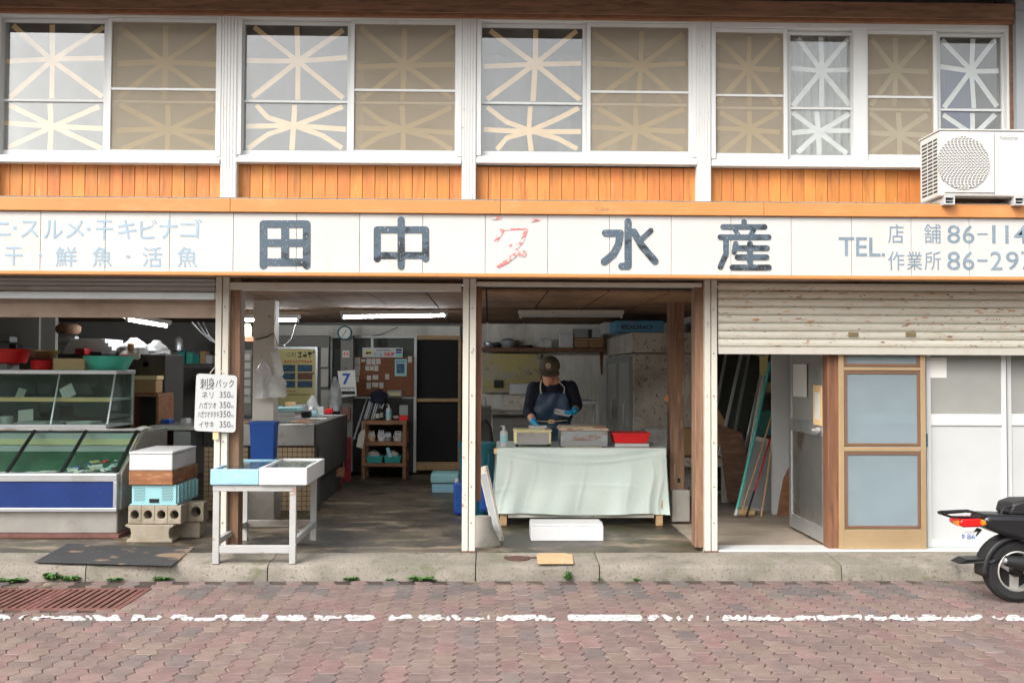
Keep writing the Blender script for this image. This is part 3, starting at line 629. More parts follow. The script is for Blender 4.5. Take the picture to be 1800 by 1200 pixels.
for p0, p1 in ((600, 644), (652, 784), (794, 929)):
    a, b, c, d_ = x0 + .042, x1 - .042, Zy(p1), Zy(p0); g = MB(); e = .022
    g.box(a, a + e, Y + .004, Y + .02, c, d_).box(b - e, b, Y + .004, Y + .02, c, d_).box(a + e, b - e, Y + .004, Y + .02, c, c + e).box(a + e, b - e, Y + .004, Y + .02, d_ - e, d_); g.obj('screen_frame', 'bronze_brown', so, .002)
    MB().box(a + e - .004, b - e + .004, Y + .011, Y + .012, c + e - .004, d_ - e + .004).obj('insect_screen', 'screen_blue', so)
# open metal door, swung inwards
dr = MB(); xd = W(1456, 780, .2).x; z0, z1 = ZF + .02, 2.02; y0, y1 = .2, 1.12
dz_ = lambda py: W(1420, py, .6).z
dr.box(xd - .03, xd, y0, y0 + .06, z0, z1).box(xd - .03, xd, y1 - .06, y1, z0, z1).box(xd - .029, xd - .001, y0 + .06, y1 - .06, z0, z0 + .12).box(xd - .029, xd - .001, y0 + .06, y1 - .06, dz_(762), dz_(738)).box(xd - .029, xd - .001, y0 + .06, y1 - .06, z1 - .06, z1)
do = dr.obj('door', 'aluminium', bld, .003); do['label'] = 'scuffed aluminium door swung inwards'
MB().box(xd - .02, xd - .012, y0 + .055, y1 - .055, z0 + .115, dz_(760)).obj('lower_panel', 'steel', do)
MB().box(xd - .018, xd - .014, y0 + .055, y1 - .055, dz_(740), z1 - .055).obj('pane', 'glass_frost', do)
MB().lathe([(.012, 0), (.012, .03), (.024, .035), (.026, .06), (.018, .07)], (xd - .10, .30, dz_(752)), 14, 'X').obj('handle', 'rim', do, smooth=True)
MB().box(xd - .035, xd - .0315, .62, .98, W(1400, 697, .8).z, W(1400, 640, .8).z).obj('notice', 'paper', do)
MB().box(xd - .036, xd - .0315, .25, .45, W(1440, 747, .35).z, W(1440, 677, .35).z).obj('taped_frame', 'tape_tan', do)
MB().box(xd - .0375, xd - .0362, .29, .41, W(1440, 737, .35).z, W(1440, 690, .35).z).obj('taped_sheet', 'paper', do)

# ---- interior shell
zce = 2.10
nb_ = 24; X0c, X1c = -5.75, 5.7; wv_ = (X1c - X0c) / nb_
for i in range(nb_): MB().box(X0c + wv_ * i + .006, X0c + wv_ * (i + 1) - .006, .27, 5.75, zce + random.uniform(0, .003), zce + .02).obj('ceiling_board', 'ceiling_wood', bld, .002)
MB().box(X0c, X1c, .2, 5.8, zce + .022, zce + .04).obj('ceiling_deck', 'wall_dark', bld)
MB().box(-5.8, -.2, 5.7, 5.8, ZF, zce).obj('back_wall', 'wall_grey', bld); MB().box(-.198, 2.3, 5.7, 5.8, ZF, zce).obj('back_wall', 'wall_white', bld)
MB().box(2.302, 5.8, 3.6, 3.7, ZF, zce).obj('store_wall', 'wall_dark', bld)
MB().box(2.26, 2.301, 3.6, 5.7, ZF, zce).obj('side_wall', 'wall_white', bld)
MB().box(-5.8, -5.7, 0, 5.8, ZF, zce).obj('side_wall', 'wall_dim', bld); MB().box(5.7, 5.8, 0, 5.8, ZF, zce).obj('side_wall', 'wall_dim', bld)

# ================================================================== things: street side
# drain grate let into the pavers
gr = thing('drain_grate', 'rusty red iron drain grate with slanted slots in the pavers', 'drain', (-3.2, -.8, 0))
XR_, XJ_ = G(240, 1052, 0).x, G(85, 1052, 0).x; ya, yb = GRATE[2], GRATE[3]; wg_ = XR_ - XJ_
for k in range(3):
    xb = XR_ - k * wg_ - .003; xa = xb - wg_ + .006
    MB().box(xa, xb, ya, ya + .03, -.03, .004).box(xa, xb, yb - .03, yb, -.03, .004).box(xa, xa + .035, ya + .03, yb - .03, -.03, .004).box(xb - .035, xb, ya + .03, yb - .03, -.03, .004).obj('frame', 'iron_red', gr, .002)
    MB().box(xa + .034, xb - .034, ya + .029, yb - .029, -.006, -.0055).obj('pit', 'dark_hole', gr)
    n = int((xb - xa - .07) / .048)
    for i in range(n):
        x = xa + .035 + (xb - xa - .07) * (i + .5) / n
        MB().beam((x, ya + .028, -.001), (x, yb - .028, -.001), .029, .007).obj('bar', 'iron_red', gr)
# weeds along the kerb
def weed(px, py, r, h, n, lbl, z=0.0, Y=None):
    p = G(px, py, z); p.y = YK - .012 - .01 * random.random(); p.z = .001; rw = random.Random(px); g = MB(); r *= 1.05; h *= .9; n = int(n * 1.5)
    for i in range(n):
        a = rw.uniform(0, 6.28); l = r * rw.uniform(.4, 1); zz = h * rw.uniform(.3, 1); d = Vector((math.cos(a), math.sin(a) * .5, 0)); s = Vector((-d.y, d.x, 0)) * l * .28
        o = p + d * l * .15; m_ = o + d * l * .6 + Vector((0, 0, zz)); e = o + d * l + Vector((0, 0, zz * .7))
        g.add([o, m_ + s, e, m_ - s, m_ + Vector((0, 0, -.004))], [(0, 1, 4), (1, 2, 4), (2, 3, 4), (3, 0, 4)])
    g.one('weed', 'leaf', lbl, 'weed', group='weeds along the kerb foot')
for a in [(95, 1019, .07, .07, 40, 'tall dark green weed at the kerb behind the drain grate'), (130, 1017, .08, .04, 46, 'low spreading weed at the kerb right of the tallest left weed'), (20, 1020, .12, .025, 50, 'flat weed patch at the kerb near the left edge'), (200, 1020, .06, .025, 26, 'thin weed patch at the kerb above the grate end'),
          (288, 1018, .07, .035, 40, 'bright green weed at the kerb between black mat and grate'), (618, 1018, .06, .03, 36, 'weed at the kerb left of the middle post'), (742, 1021, .11, .035, 55, 'widest weed patch at the kerb below the middle post'), (685, 1020, .04, .02, 18, 'tiny weed at the kerb left of the widest patch'),
          (998, 1019, .035, .085, 30, 'upright weed on the kerb below the tan plate'), (1055, 1019, .03, .02, 14, 'tiny weed at the kerb right of the upright one'), (1122, 1020, .04, .02, 20, 'low weed at the kerb right of the foam box')]: weed(*a)
# manhole, plate, mat
c = G(909, 980, .118); mh = thing('manhole_cover', 'small round rusty iron cover set in the pavement', 'manhole', tuple(c))
MB().lathe([(.098, -.01), (.098, .004), (.09, .006), (.085, .003), (.06, .005), (0.0001, .005)], c, 28).obj('lid', 'iron_brown', mh, smooth=True)
MB().box(c.x + .085, c.x + .145, c.y - .022, c.y + .03, c.z - .01, c.z + .004).obj('hinge', 'iron_brown', mh, .003)
p = [G(945, 991, .112), G(1008, 991, .112), G(1006, 975, .122), G(998, 975, .122), G(997, 973, .123), G(948, 973, .123), G(947, 975, .122), G(943, 975, .122)]
MB().prism([q + Vector((0, 0, .001)) for q in p], (0, 0, .006)).one('meter_cover', 'tan_plate', 'tan rectangular cover plate beside the round iron lid', 'cover', .001)
p = [G(60, 989, .113), G(302, 995, .110), G(342, 963, .129), G(118, 957, .131)]
n = 8; g = MB(); up = Vector((0, 0, .006))
g.prism([q + Vector((0, 0, .003)) for q in p], up); g.one('rubber_mat', 'rubber', 'black rubber mat lying on the pavement before the counter', 'mat', .001)

# ================================================================== fish counter, bay one
Yc = .56; xl, xr = -5.3, W(205, 880, Yc).x
zB = ZF; z1 = W(100, 895, Yc).z; z2 = W(100, 846, Yc).z; z3 = W(100, 833, Yc).z; zK = .955; yK = 1.12
cs = thing('display_case', 'refrigerated fish display case with blue front panel and sloping glass lids', 'display case', (-3.6, Yc + .5, ZF))
MB().box(xl, xr - .01, Yc + .05, 1.75, ZF + .035, z1 - .01).obj('base', 'steel_dull', cs, .01)
MB().box(xl, xr + .01, Yc + .03, 1.77, ZF + .001, ZF + .034).obj('plinth', 'iron_red', cs, .004)
fr = MB().box(xl, xr, Yc, Yc + .05, z1 - .018, z1 + .012).box(xl, xr, Yc - .004, Yc + .06, z2, z3).box(xr - .03, xr, Yc + .001, Yc + .049, z1 + .012, z2); fr.obj('front_frame', 'aluminium', cs, .004)
MB().box(xl, xr - .03, Yc + .008, Yc + .03, z1 + .013, z2 - .001).obj('front_panel', 'panel_blue', cs)
MB().prism([(xr - .012, Yc + .051, z1 - .009), (xr - .012, Yc + .061, z3 - .002), (xr - .012, yK, zK), (xr - .012, 1.74, zK), (xr - .012, 1.74, z1 - .009)], (.03, 0, 0)).obj('end_panel', 'steel_dull', cs, .004)
MB().box(xl, xr - .013, Yc + .07, yK + .1, z1 - .005, z1 + .02).obj('well_floor', 'plastic_white', cs)
M('green_mat', (.012, .12, .06), .6, .2, 10)
MB().prism([(xl, Yc + .07, z3 - .035), (xl, yK, z3 + .135), (xl, yK, z3 + .115), (xl, Yc + .07, z3 - .055)], (xr - xl - .02, 0, 0)).obj('green_liner', 'green_mat', cs)
MB().box(xl, xr - .013, yK + .02, yK + .06, z1 + .02, zK - .02).obj('well_back', 'plastic_white', cs)  # white colour stands in for the pale reflection on the lids
MB().box(xl, xr - .013, yK + .005, yK + .018, zK - .12, zK - .07).obj('lamp_rail', 'plastic_cream', cs)
MB().box(xl, xr + .015, yK - .02, yK + .12, zK, zK + .018).obj('ledge', 'steel', cs, .004)
pxs = [-150, -45, 60, 118, 212]
def lidpt(px, t):   # t 0 front .. 1 back along the slope
    return None
xs_f = [W(q, 830, Yc + .06).x for q in (-250, -125, 12, 108, 203)]
for i in range(4):
    a, b = xs_f[i] + .006, xs_f[i + 1] - .006
    MB().prism([(a, Yc + .062, z3 + .004), (a, yK - .02, zK - .002), (a, yK - .02, zK + .004), (a, Yc + .062, z3 + .010)], (b - a, 0, 0)).obj('glass_lid', 'glass_case', cs)
    MB().beam((b + .006, Yc + .06, z3 + .006), (b + .006, yK - .02, zK + .002), .022, .02).obj('lid_rail', 'plastic_black', cs)
MB().box(xl, xr, Yc + .045, Yc + .075, z3 - .004, z3 + .006).obj('lid_track', 'plastic_grey', cs, .002)
# upper glass canopy
x2 = W(188, 745, yK).x; zc_b = zK + .018; zc_t = W(100, 657, 1.30).z; yT = 1.30
MB().box(xl, x2, yK - .012, yK + .03, zc_b, zc_b + .035).obj('canopy_sill', 'aluminium', cs, .003)
MB().box(xl, x2 + .02, yT - .03, 1.74, zc_t, zc_t + .035).obj('canopy_top', 'aluminium', cs, .003)
MB().prism([(xl, yK + .0, zc_b + .036), (xl, yT - .02, zc_t - .001), (xl, yT - .014, zc_t - .001), (xl, yK + .006, zc_b + .036)], (x2 - xl, 0, 0)).obj('front_glass', 'glass_case', cs)
MB().prism([(x2, yK + .01, zc_b + .036), (x2, yT, zc_t - .001), (x2, 1.73, zc_t - .001), (x2, 1.73, zc_b + .036)], (.006, 0, 0)).obj('end_glass', 'glass_case', cs)
for q in (x2 - .0, x2 - .48, x2 - 1.1):
    MB().beam((q, yK + .008, zc_b + .036), (q, yT - .01, zc_t), .012, .012).obj('mullion', 'aluminium', cs)
MB().beam((x2 + .002, 1.72, zc_b), (x2 + .002, 1.72, zc_t), .02, .02).obj('mullion', 'steel', cs)
zsh = (zc_b + zc_t) / 2
MB().box(xl, x2 - .01, yT - .05, 1.72, zsh, zsh + .018).obj('shelf', 'plastic_white', cs); MB().box(xl, x2 - .01, yT - .062, yT - .05, zsh - .006, zsh + .03).obj('price_rail', 'tape_tan', cs)  # shelf whitened to carry the reflection seen in the front glass
MB().box(xl, x2 - .01, yK + .03, 1.72, zc_b + .005, zc_b + .02).obj('floor_tray', 'plastic_white', cs)  # tray whitened too, as part of the painted reflection
MB().box(xl, x2 - .01, 1.725, 1.735, zc_b, zc_t).obj('rear_door', 'glass_clear', cs)
# contents
rc = random.Random(9)
def card(px, py, w_, h_, Y, mat, lbl, rot=.2, tilt=-.5):
    p = W(px, py, Y); g = MB(); a = Vector((math.cos(rot), 0, math.sin(rot))) * w_ / 2; b = Vector((-math.sin(rot), -math.sin(tilt) * .4, math.cos(rot))) * h_
    g.prism([p - a, p + a, p + a + b, p - a + b], (0, .003, 0)); g.one('price_card', mat, lbl, 'card')
card(123, 698, .12, .11, 1.36, 'paper', 'crumpled white card on the upper shelf of the case', .5); card(32, 702, .07, .10, 1.36, 'paper_dim', 'pale card on the upper shelf left of the crumpled one', -.3)
card(45, 740, .13, .10, 1.30, 'paper_dim', 'grey leaning card low in the glass canopy', .1)
q = W(10, 738, 1.32); MB().lathe([(.05, 0), (.055, .06), (.05, .075), (.0001, .08)], (q.x, 1.34, zc_b + .021), 20).one('white_pot', 'plastic_white', 'white round pot inside the glass canopy at left edge', 'pot', smooth=True)
pk = 0
def lidz(y): return z3 - .035 + .17 * (y - Yc - .07) / (yK - Yc - .07) + .004
for i in range(26):
    x = W(rc.uniform(128, 205), 815, Yc + .2).x; y = Yc + rc.uniform(.09, .34); m_ = rc.choice(['plastic_white', 'paper', 'poster_yellow', 'plastic_aqua', 'ink_blue', 'lens_red', 'paper', 'glass_case'])
    g = MB(); s = rc.uniform(.02, .045); an = rc.uniform(0, 3); u = Vector((math.cos(an), math.sin(an), .05)); v = Vector((-math.sin(an), math.cos(an), .12)); o = Vector((x, y, lidz(y) + rc.uniform(0, .02)))
    g.prism([o - u * s - v * s * .6, o + u * s - v * s * .6, o + u * s + v * s * .6, o - u * s + v * s * .6], (0, 0, rc.uniform(.004, .018)))
    g.one('wrapped_pack', m_, 'small ' + {'plastic_white': 'white', 'paper': 'pale paper', 'poster_yellow': 'yellow', 'plastic_aqua': 'aqua', 'ink_blue': 'dark blue', 'lens_red': 'red', 'glass_case': 'clear'}[m_] + ' wrapped pack in the heap under the right glass lid', 'pack', .002, group='packs under the right glass lid')
for i, (px, s) in enumerate(((44, .07), (62, .08), (70, .06), (86, .07), (10, .06))):
    y = Yc + .10 + .03 * (i % 2); x = W(px, 822, y).x; o = Vector((x, y, lidz(y) + .006 + .004 * i))
    MB().box(o.x - s, o.x + s, o.y - s * .55, o.y + s * .55, o.z, o.z + .004).one('price_tag', 'paper', 'white printed tag under the sloping glass, ' + ['far left of five', 'second of five', 'middle of five', 'fourth of five', 'set apart near the left edge'][i], 'tag')
# on top of the case
zt_ = zc_t + .035
def on(px, Y=1.5): return W(px, 650, Y).x
def tub(name, px0, px1, h, mat, lbl, cat, Y=1.5, z=zt_, taper=.85, rim=True, sy=1):
    x0, x1 = on(px0, Y), on(px1, Y); r = (x1 - x0) / 2; t = .006
    pr = [(r * taper - .012, 0), (r * taper, .008), (r * .985, h - .012), (r, h - .010), (r + .004, h), (r - .004, h), (r * .985 - t, h - .014), (r * taper - t, .014), (.0001, .014)]
    return MB().lathe(pr, ((x0 + x1) / 2, Y, z), 30, sy=sy).one(name, mat, lbl, cat, smooth=True)
tub('round_tub', -26, 50, .13, 'plastic_red', 'large red round tub at left on the display case', 'tub', 1.55, zt_ + .055)
MB().box(on(-25), on(19), 1.42, 1.66, zt_, zt_ + .054).one('wire_rack', 'plastic_grey', 'small grey slatted rack under the large red tub', 'rack', .004)
tub('round_box', 55, 91, .085, 'plastic_red', 'small red round container on the display case', 'container', 1.46, taper=.95)
tub('metal_bowl', 50, 104, .085, 'brass_metal', 'shiny metal bowl with pink rim resting on red containers', 'bowl', 1.5, zt_ + .09, taper=.55)
tub('basin', 149, 234, .125, 'plastic_green', 'big green plastic basin on the display case', 'basin', 1.47, taper=.74)
for i in range(4): MB().tray(on(93, 1.42) + .003 * (i % 2), on(151, 1.42), 1.40, 1.68, zt_ + .024 * i, zt_ + .03 + .024 * i, .005, taper=.012).one('cream_tray', 'plastic_cream', 'cream plastic tray, ' + ['bottom', 'second from bottom', 'third from bottom', 'top'][i] + ' of the stack beside the green basin', 'tray', .002, group='stack of cream trays')
# background of bay one
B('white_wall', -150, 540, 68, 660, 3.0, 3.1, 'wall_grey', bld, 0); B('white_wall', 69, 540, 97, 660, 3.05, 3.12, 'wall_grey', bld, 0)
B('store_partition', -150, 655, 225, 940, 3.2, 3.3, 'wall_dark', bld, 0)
q = W(120, 578, 2.6); fan = thing('wall_fan', 'old brown wall fan on a bracket above the trays', 'fan', tuple(q))
MB().lathe([(.10, -.05), (.12, -.03), (.125, 0), (.12, .03), (.09, .05)], q, 24, sx=1.0, sy=.7).obj('motor_housing', 'timber_old', fan, smooth=True)
MB().box(q.x - .11, q.x + .06, q.y + .02, q.y + .12, q.z - .14, q.z - .07).obj('bracket', 'plastic_grey', fan, .006); MB().box(q.x + .0, q.x + .05, q.y + .02, q.y + .12, q.z - .24, q.z - .14).obj('arm', 'plastic_black', fan, .004)
cab = B('dark_cabinet', 100, 622, 290, 760, 2.5, 3.1, 'wall_dark', None, .01, label='dark cabinet behind the display case carrying white trays', cat='cabinet')
for i in range(4):
    x0, x1, z0, z1_ = RECT(112 + 4 * i, 618 - 6.5 * i, 205 - 6 * i, 623 - 6.5 * i, 2.55)
    MB().tray(x0, x1, 2.52, 3.0, z0, z0 + .045, .008).one('fish_tray', 'plastic_white', 'white shallow fish tray, ' + ['lowest', 'second', 'third', 'topmost'][i] + ' of the pile behind the red containers', 'tray', .003, group='pile of white trays')
def bag(px0, py0, px1, py1, Y, lbl, mat='bag_clear', seed=1, dy=.10, cat='bag', nm='plastic_bag'):
    x0, x1, z0, z1_ = RECT(px0, py0, px1, py1, Y); rr = random.Random(seed); g = MB(); n, m_ = 14, 9
    for j in range(m_ + 1):
        t = j / m_; wz = (.22 + .9 * math.sin(math.pi * (1 - t) ** 1.0 * .62 + .1)) * (.75 if t > .85 else 1)
        for i in range(n):
            a = 2 * math.pi * i / n; k = rr.uniform(.8, 1.12)
            g.v.append(Vector(((x0 + x1) / 2 + (x1 - x0) / 2 * min(1, wz) * math.cos(a) * k, Y + dy * min(1, wz) * math.sin(a) * k, z0 + (z1_ - z0) * t)))
    for j in range(m_):
        for i in range(n): g.f.append([j * n + i, j * n + (i + 1) % n, (j + 1) * n + (i + 1) % n, (j + 1) * n + i]); g.mi.append(0)
    g.f.append(list(range(n))[::-1]); g.mi.append(0)
    return g.one(nm, mat, lbl, cat, smooth=True)
bag(208, 594, 262, 632, 2.6, 'crumpled clear bags heaped right of the white trays', 'bag', 4, .15); bag(250, 598, 300, 640, 2.8, 'grey wrapped bundle at right end of the dark cabinet', 'bag_clear', 5, .15)
B('carton', 234, 668, 274, 690, 2.3, 2.7, 'cardboard', None, .004, label='brown carton with a tray on it behind the canopy', cat='carton'); MB().tray(W(236, 662, 2.3).x, W(276, 662, 2.3).x, 2.3, 2.7, W(250, 667, 2.3).z, W(250, 660, 2.3).z, .01).one('fish_tray', 'plastic_cream', 'pale tray on the brown carton', 'tray')
rk = thing('wooden_rack', 'dark wooden rack under the brown carton', 'rack', tuple(W(255, 800, 2.3)))
B('shelf_board', 228, 691, 278, 697, 2.28, 2.75, 'timber_mid', rk); B('side_board', 273, 697, 278, 860, 2.28, 2.75, 'timber_mid', rk); B('side_board', 228, 697, 233, 860, 2.28, 2.75, 'timber_mid', rk); B('back_board', 233, 697, 273, 860, 2.7, 2.74, 'timber_dark', rk)
q = W(314, 605, 4.0); kt = thing('lantern', 'silver lantern standing at the dark back of the counter', 'lantern', tuple(q))
MB().lathe([(.05, -.07), (.05, .05), (.035, .07), (.012, .09), (.0001, .092)], q, 20).obj('body', 'aluminium', kt, smooth=True); MB().lathe([(.055, -.085), (.055, -.071)], q, 20).obj('base', 'plastic_black', kt)
B('work_bench', 262, 748, 372, 756, 2.0, 3.4, 'steel', None, .004, label='steel work bench in the dark behind the whiteboard', cat='bench'); B('bench_cabinet', 305, 757, 335, 790, 2.05, 2.5, 'plastic_grey', None, .004, label='grey cabinet under the steel work bench', cat='cabinet')
B('shelf_unit', 300, 640, 378, 647, 4.5, 4.9, 'wall_dim', None, .004, label='dim shelf board at the back of the counter', cat='shelf')
for i, (px, m_, h) in enumerate(((318, 'plastic_teal', 24), (332, 'plastic_green', 20), (343, 'plastic_teal', 17), (356, 'cardboard', 22), (367, 'plastic_white', 15))):
    B('storage_tin', px - 5, 639 - h, px + 6, 639, 4.55, 4.7, m_, None, .004, label=['teal tin', 'green tin', 'small teal tin', 'brown box', 'white tin'][i] + ' on the dim shelf behind the whiteboard', cat='tin', group='tins on the dim shelf')
p = W(270, 757, 1.25); bag(238, 748, 268, 757, 1.3, 'crumpled beige cloth on the ledge of the case', 'string', 8, .06, 'cloth', 'cloth')
# fluorescent lamps
def tube_lamp(p0, p1, lit, lbl, drop=.02):
    a, b = Vector(p0), Vector(p1); d = (b - a).normalized(); t = thing('ceiling_lamp', lbl, 'lamp', tuple((a + b) / 2))
    MB().beam(a + Vector((0, 0, .035)), b + Vector((0, 0, .035)), .11, .045).obj('fitting', 'casing_white' if lit else 'post_paint', t, .006)
    for q, s in ((a, 1), (b, -1)): MB().beam(q + d * s * .01, q + d * s * .035, .025, .05).obj('lamp_holder', 'plastic_white', t)
    MB().tube([a + d * .036, b - d * .036], .014, 12).obj('tube', 'tube_light' if lit else 'plastic_white', t, smooth=True)
tube_lamp(W(221, 561, 2.4), W(294, 573, 3.3), True, 'lit fluorescent lamp running slantwise above the fish counter')
tube_lamp(W(400, 562, 3.0), W(527, 562, 3.0), True, 'lit fluorescent lamp behind the white column'); tube_lamp(W(599, 557, 2.6), W(787, 554, 2.6), True, 'lit long fluorescent lamp in the middle bay'); tube_lamp(W(911, 555, 2.4), W(1096, 555, 2.4), False, 'unlit fluorescent lamp above the man')

# ================================================================== boxes and blocks beside the case
p = G(218, 953); x0 = p.x; y0 = p.y
def hollow_block(name, x0, x1, y0, y1, z0, z1, holes, lbl, axis='Y', grp='concrete blocks under the crates'):
    g = MB(); n = holes; L_ = (x1 - x0) / n; zc = (z0 + z1) / 2; r = min(L_, z1 - z0) * .31
    for i in range(n):                       # cell with a round hole through y
        cx = x0 + L_ * (i + .5); K = 16; hole = [(cx + r * math.cos(2 * math.pi * k / K), zc + r * 1.08 * math.sin(2 * math.pi * k / K)) for k in range(K)]; sq = []
        for k in range(K):
            t = 2 * math.pi * k / K; c_, s_ = math.cos(t), math.sin(t); m_ = max(abs(c_), abs(s_)); sq.append((cx + L_ / 2 * c_ / m_, zc + (z1 - z0) / 2 * s_ / m_))
        vs = [(a, y0, b) for a, b in hole] + [(a, y0, b) for a, b in sq] + [(a, y1, b) for a, b in hole] + [(a, y1, b) for a, b in sq]; fs = []
        for k in range(K):
            k2 = (k + 1) % K; fs += [(k, k2, K + k2, K + k), (2 * K + k, 3 * K + k, 3 * K + k2, 2 * K + k2), (k, 2 * K + k, 2 * K + k2, k2)]
            fs.append((K + k, K + k2, 3 * K + k2, 3 * K + k))
        g.add(vs, fs)
    return g.one(name, 'block', lbl, 'block', .006, group=grp)
xA = W(222, 950, y0).x; xB = W(300, 950, y0).x
zz = [ZF, W(260, 921, y0).z, W(260, 888, y0).z]
g = MB(); zA, zB2 = zz[0], zz[1] - .003      # lower block: waisted profile
prof = [(0, 0), (.0, .018), (.028, .034), (.036, .075), (.026, zB2 - zA - .03), (-.012, zB2 - zA - .012), (-.012, zB2 - zA)]
pts = [(xA + a, y0, zA + b) for a, b in prof] + [(xB + .012 - a * .8, y0, zA + b) for a, b in prof[::-1]]
g.prism(pts, (0, .39, 0)); g.one('concrete_block', 'block', 'lower concrete block with waisted side beside the case', 'block', .006, group='concrete blocks under the crates')
hollow_block('concrete_block', W(225, 905, y0).x, W(318, 905, y0).x, y0 + .002, y0 + .15, zz[1], zz[2], 4, 'upper concrete block with a row of round holes')
hollow_block('concrete_block', W(302, 905, y0 + .2).x, W(358, 905, y0 + .2).x, y0 + .2, y0 + .34, zz[1] - .01, zz[2] - .002, 2, 'rear concrete block with round holes, behind the upper one')
MB().box(W(304, 930, y0 + .2).x, W(350, 930, y0 + .2).x, y0 + .22, y0 + .4, ZF, zz[1] - .012).one('concrete_block', 'block', 'mossy concrete block in shadow below the rear one', 'block', .01, group='concrete blocks under the crates')
# aqua crate
cr = thing('plastic_crate', 'light aqua plastic crate with latticed ends between wood crate and block', 'crate', (xA + .25, y0 + .2, zz[2]))
xa, xb = W(231, 870, y0 + .005).x, W(309, 870, y0 + .005).x; ya, yb = y0 + .01, y0 + .56; za, zb_ = zz[2] + .001, W(270, 852, y0).z
MB().tray(xa, xb, ya + .004, yb - .004, za + .012, zb_, .006).obj('body', 'plastic_aqua', cr, .003)
MB().box(xa - .012, xb + .012, ya - .008, yb + .008, za, za + .011).obj('foot_rim', 'plastic_aqua', cr, .003)
g = MB()
for i in range(6):
    for j in range(9):
        for s in (0, 1):
            cx = xa + .022 + s * (xb - xa - .13) + i * .0145 + (.007 if j % 2 else 0); cz = za + .035 + j * (zb_ - za - .05) / 9; r = .0048
            g.add([(cx - r, ya + .0025, cz), (cx, ya + .0025, cz - r), (cx + r, ya + .0025, cz), (cx, ya + .0025, cz + r)], [(0, 1, 2, 3)])
g.obj('lattice_hole', 'dark_hole', cr, kind='stuff')
MB().box((xa + xb) / 2 - .035, (xa + xb) / 2 + .04, ya - .001, ya + .003, za + .02, za + .05).obj('hand_hole', 'dark_hole', cr)
for k in range(6): MB().box(xb - .001, xb + .016, ya + .02 + k * .1, ya + .045 + k * .1, za + .014, zb_ - .01).obj('rib', 'plastic_aqua', cr, .003)
# wooden crate and foam box
xa, xb = W(227, 836, y0).x, W(304, 836, y0).x; za = zb_ + .002; zb2 = W(265, 827, y0).z
g = MB(); g.prism([(xa, y0 - .01, za), (xb, y0 - .01, za), (xb + .02, y0 + .60, za), (xa + .02, y0 + .60, za)], (0, 0, zb2 - za)); g.one('wooden_crate', 'crate_wood', 'reddish brown wooden crate under the white foam box', 'crate', .004)
fb = thing('foam_box', 'white foam box topmost on the stack beside the case', 'foam box', (xa + .2, y0 + .2, zb2))
za = zb2 + .002; zb3 = W(265, 796, y0).z
MB().tray(xa, xb - .004, y0 - .004, y0 + .62, za, zb3 - .012, .028).obj('body', 'foam_white', fb, .008); MB().box(xa - .003, xb, y0 - .007, y0 + .625, zb3 - .010, zb3 + .012).obj('lid', 'foam_white', fb, .008)
MB().box(xa + .10, xa + .18, y0 - .006, y0 - .003, za + .004, za + .03).obj('hand_grip', 'foam_white', fb, .002)

# ================================================================== white metal table with two boxes
tb = thing('metal_table', 'narrow white metal table standing on the pavement', 'table', (-1.9, 0, ZF))
yf, yb = -.355, .52; xa, xb = W(374, 900, yf).x, W(520, 900, yf).x; zt0 = W(450, 852, yf).z
zf = .108
for x in (xa, xb - .045):
    for y, zz0 in ((yf, zf), (yb - .045, ZF + .001)): MB().box(x, x + .045, y, y + .045, zz0, zt0 - .002).obj('leg', 'table_paint', tb, .003)
MB().box(xa - .002, xb + .002, yf - .003, yf + .042, zt0 - .045, zt0).obj('front_rail', 'table_paint', tb, .003); MB().box(xa, xb, yb - .042, yb, zt0 - .044, zt0).obj('back_rail', 'table_paint', tb, .003)
MB().box(xa, xa + .04, yf + .044, yb - .044, zt0 - .044, zt0 - .001).obj('side_rail', 'table_paint', tb, .003); MB().box(xb - .04, xb, yf + .044, yb - .044, zt0 - .044, zt0 - .001).obj('side_rail', 'table_paint', tb, .003)
zr = W(450, 966, yf).z
MB().box(xa + .046, xb - .046, yf + .004, yf + .04, zr - .025, zr + .03).obj('stretcher', 'table_paint', tb, .003); MB().box(xa + .046, xb - .046, yb - .04, yb - .004, zr + .03, zr + .085).obj('stretcher', 'steel_dull', tb, .003)
MB().box(xa + .004, xa + .04, yf + .046, yb - .046, zr + .03, zr + .075).obj('stretcher', 'table_paint', tb, .003); MB().box(xb - .04, xb - .004, yf + .046, yb - .046, zr + .03, zr + .075).obj('stretcher', 'table_paint', tb, .003)
MB().box(xa + .042, xb - .042, yf + .05, yb - .05, zt0 - .012, zt0 - .004).obj('table_top', 'aluminium', tb)
def foam_tray(xa, xb, ya, yb, za, zb_, mat, lbl, grip=True, film=True, inside=None):
    t = thing('foam_box', lbl, 'foam box', ((xa + xb) / 2, (ya + yb) / 2, za))
    MB().tray(xa, xb, ya, yb, za, zb_, .022, .025).obj('body', mat, t, .006)
    if grip: m_ = (xa + xb) / 2; MB().box(m_ - .04, m_ + .04, ya - .002, ya + .003, za + .012, za + .026).obj('hand_grip', mat, t, .002)
    if film: MB().box(xa + .02, xb - .02, ya + .02, yb - .02, zb_ - .012, zb_ - .010).obj('film', 'glass_clear', t)
    return t
foam_tray(W(371, 832, yf).x, W(456, 832, yf).x, yf - .02, yf + .78, zt0 + .002, W(415, 824, yf).z, 'foam_blue', 'light blue foam box on the white metal table')
foam_tray(W(457, 832, yf).x, W(541, 832, yf).x, yf - .03, yf + .72, zt0 + .002, W(500, 821, yf).z, 'foam_white', 'white foam box on the metal table, right of the blue one')

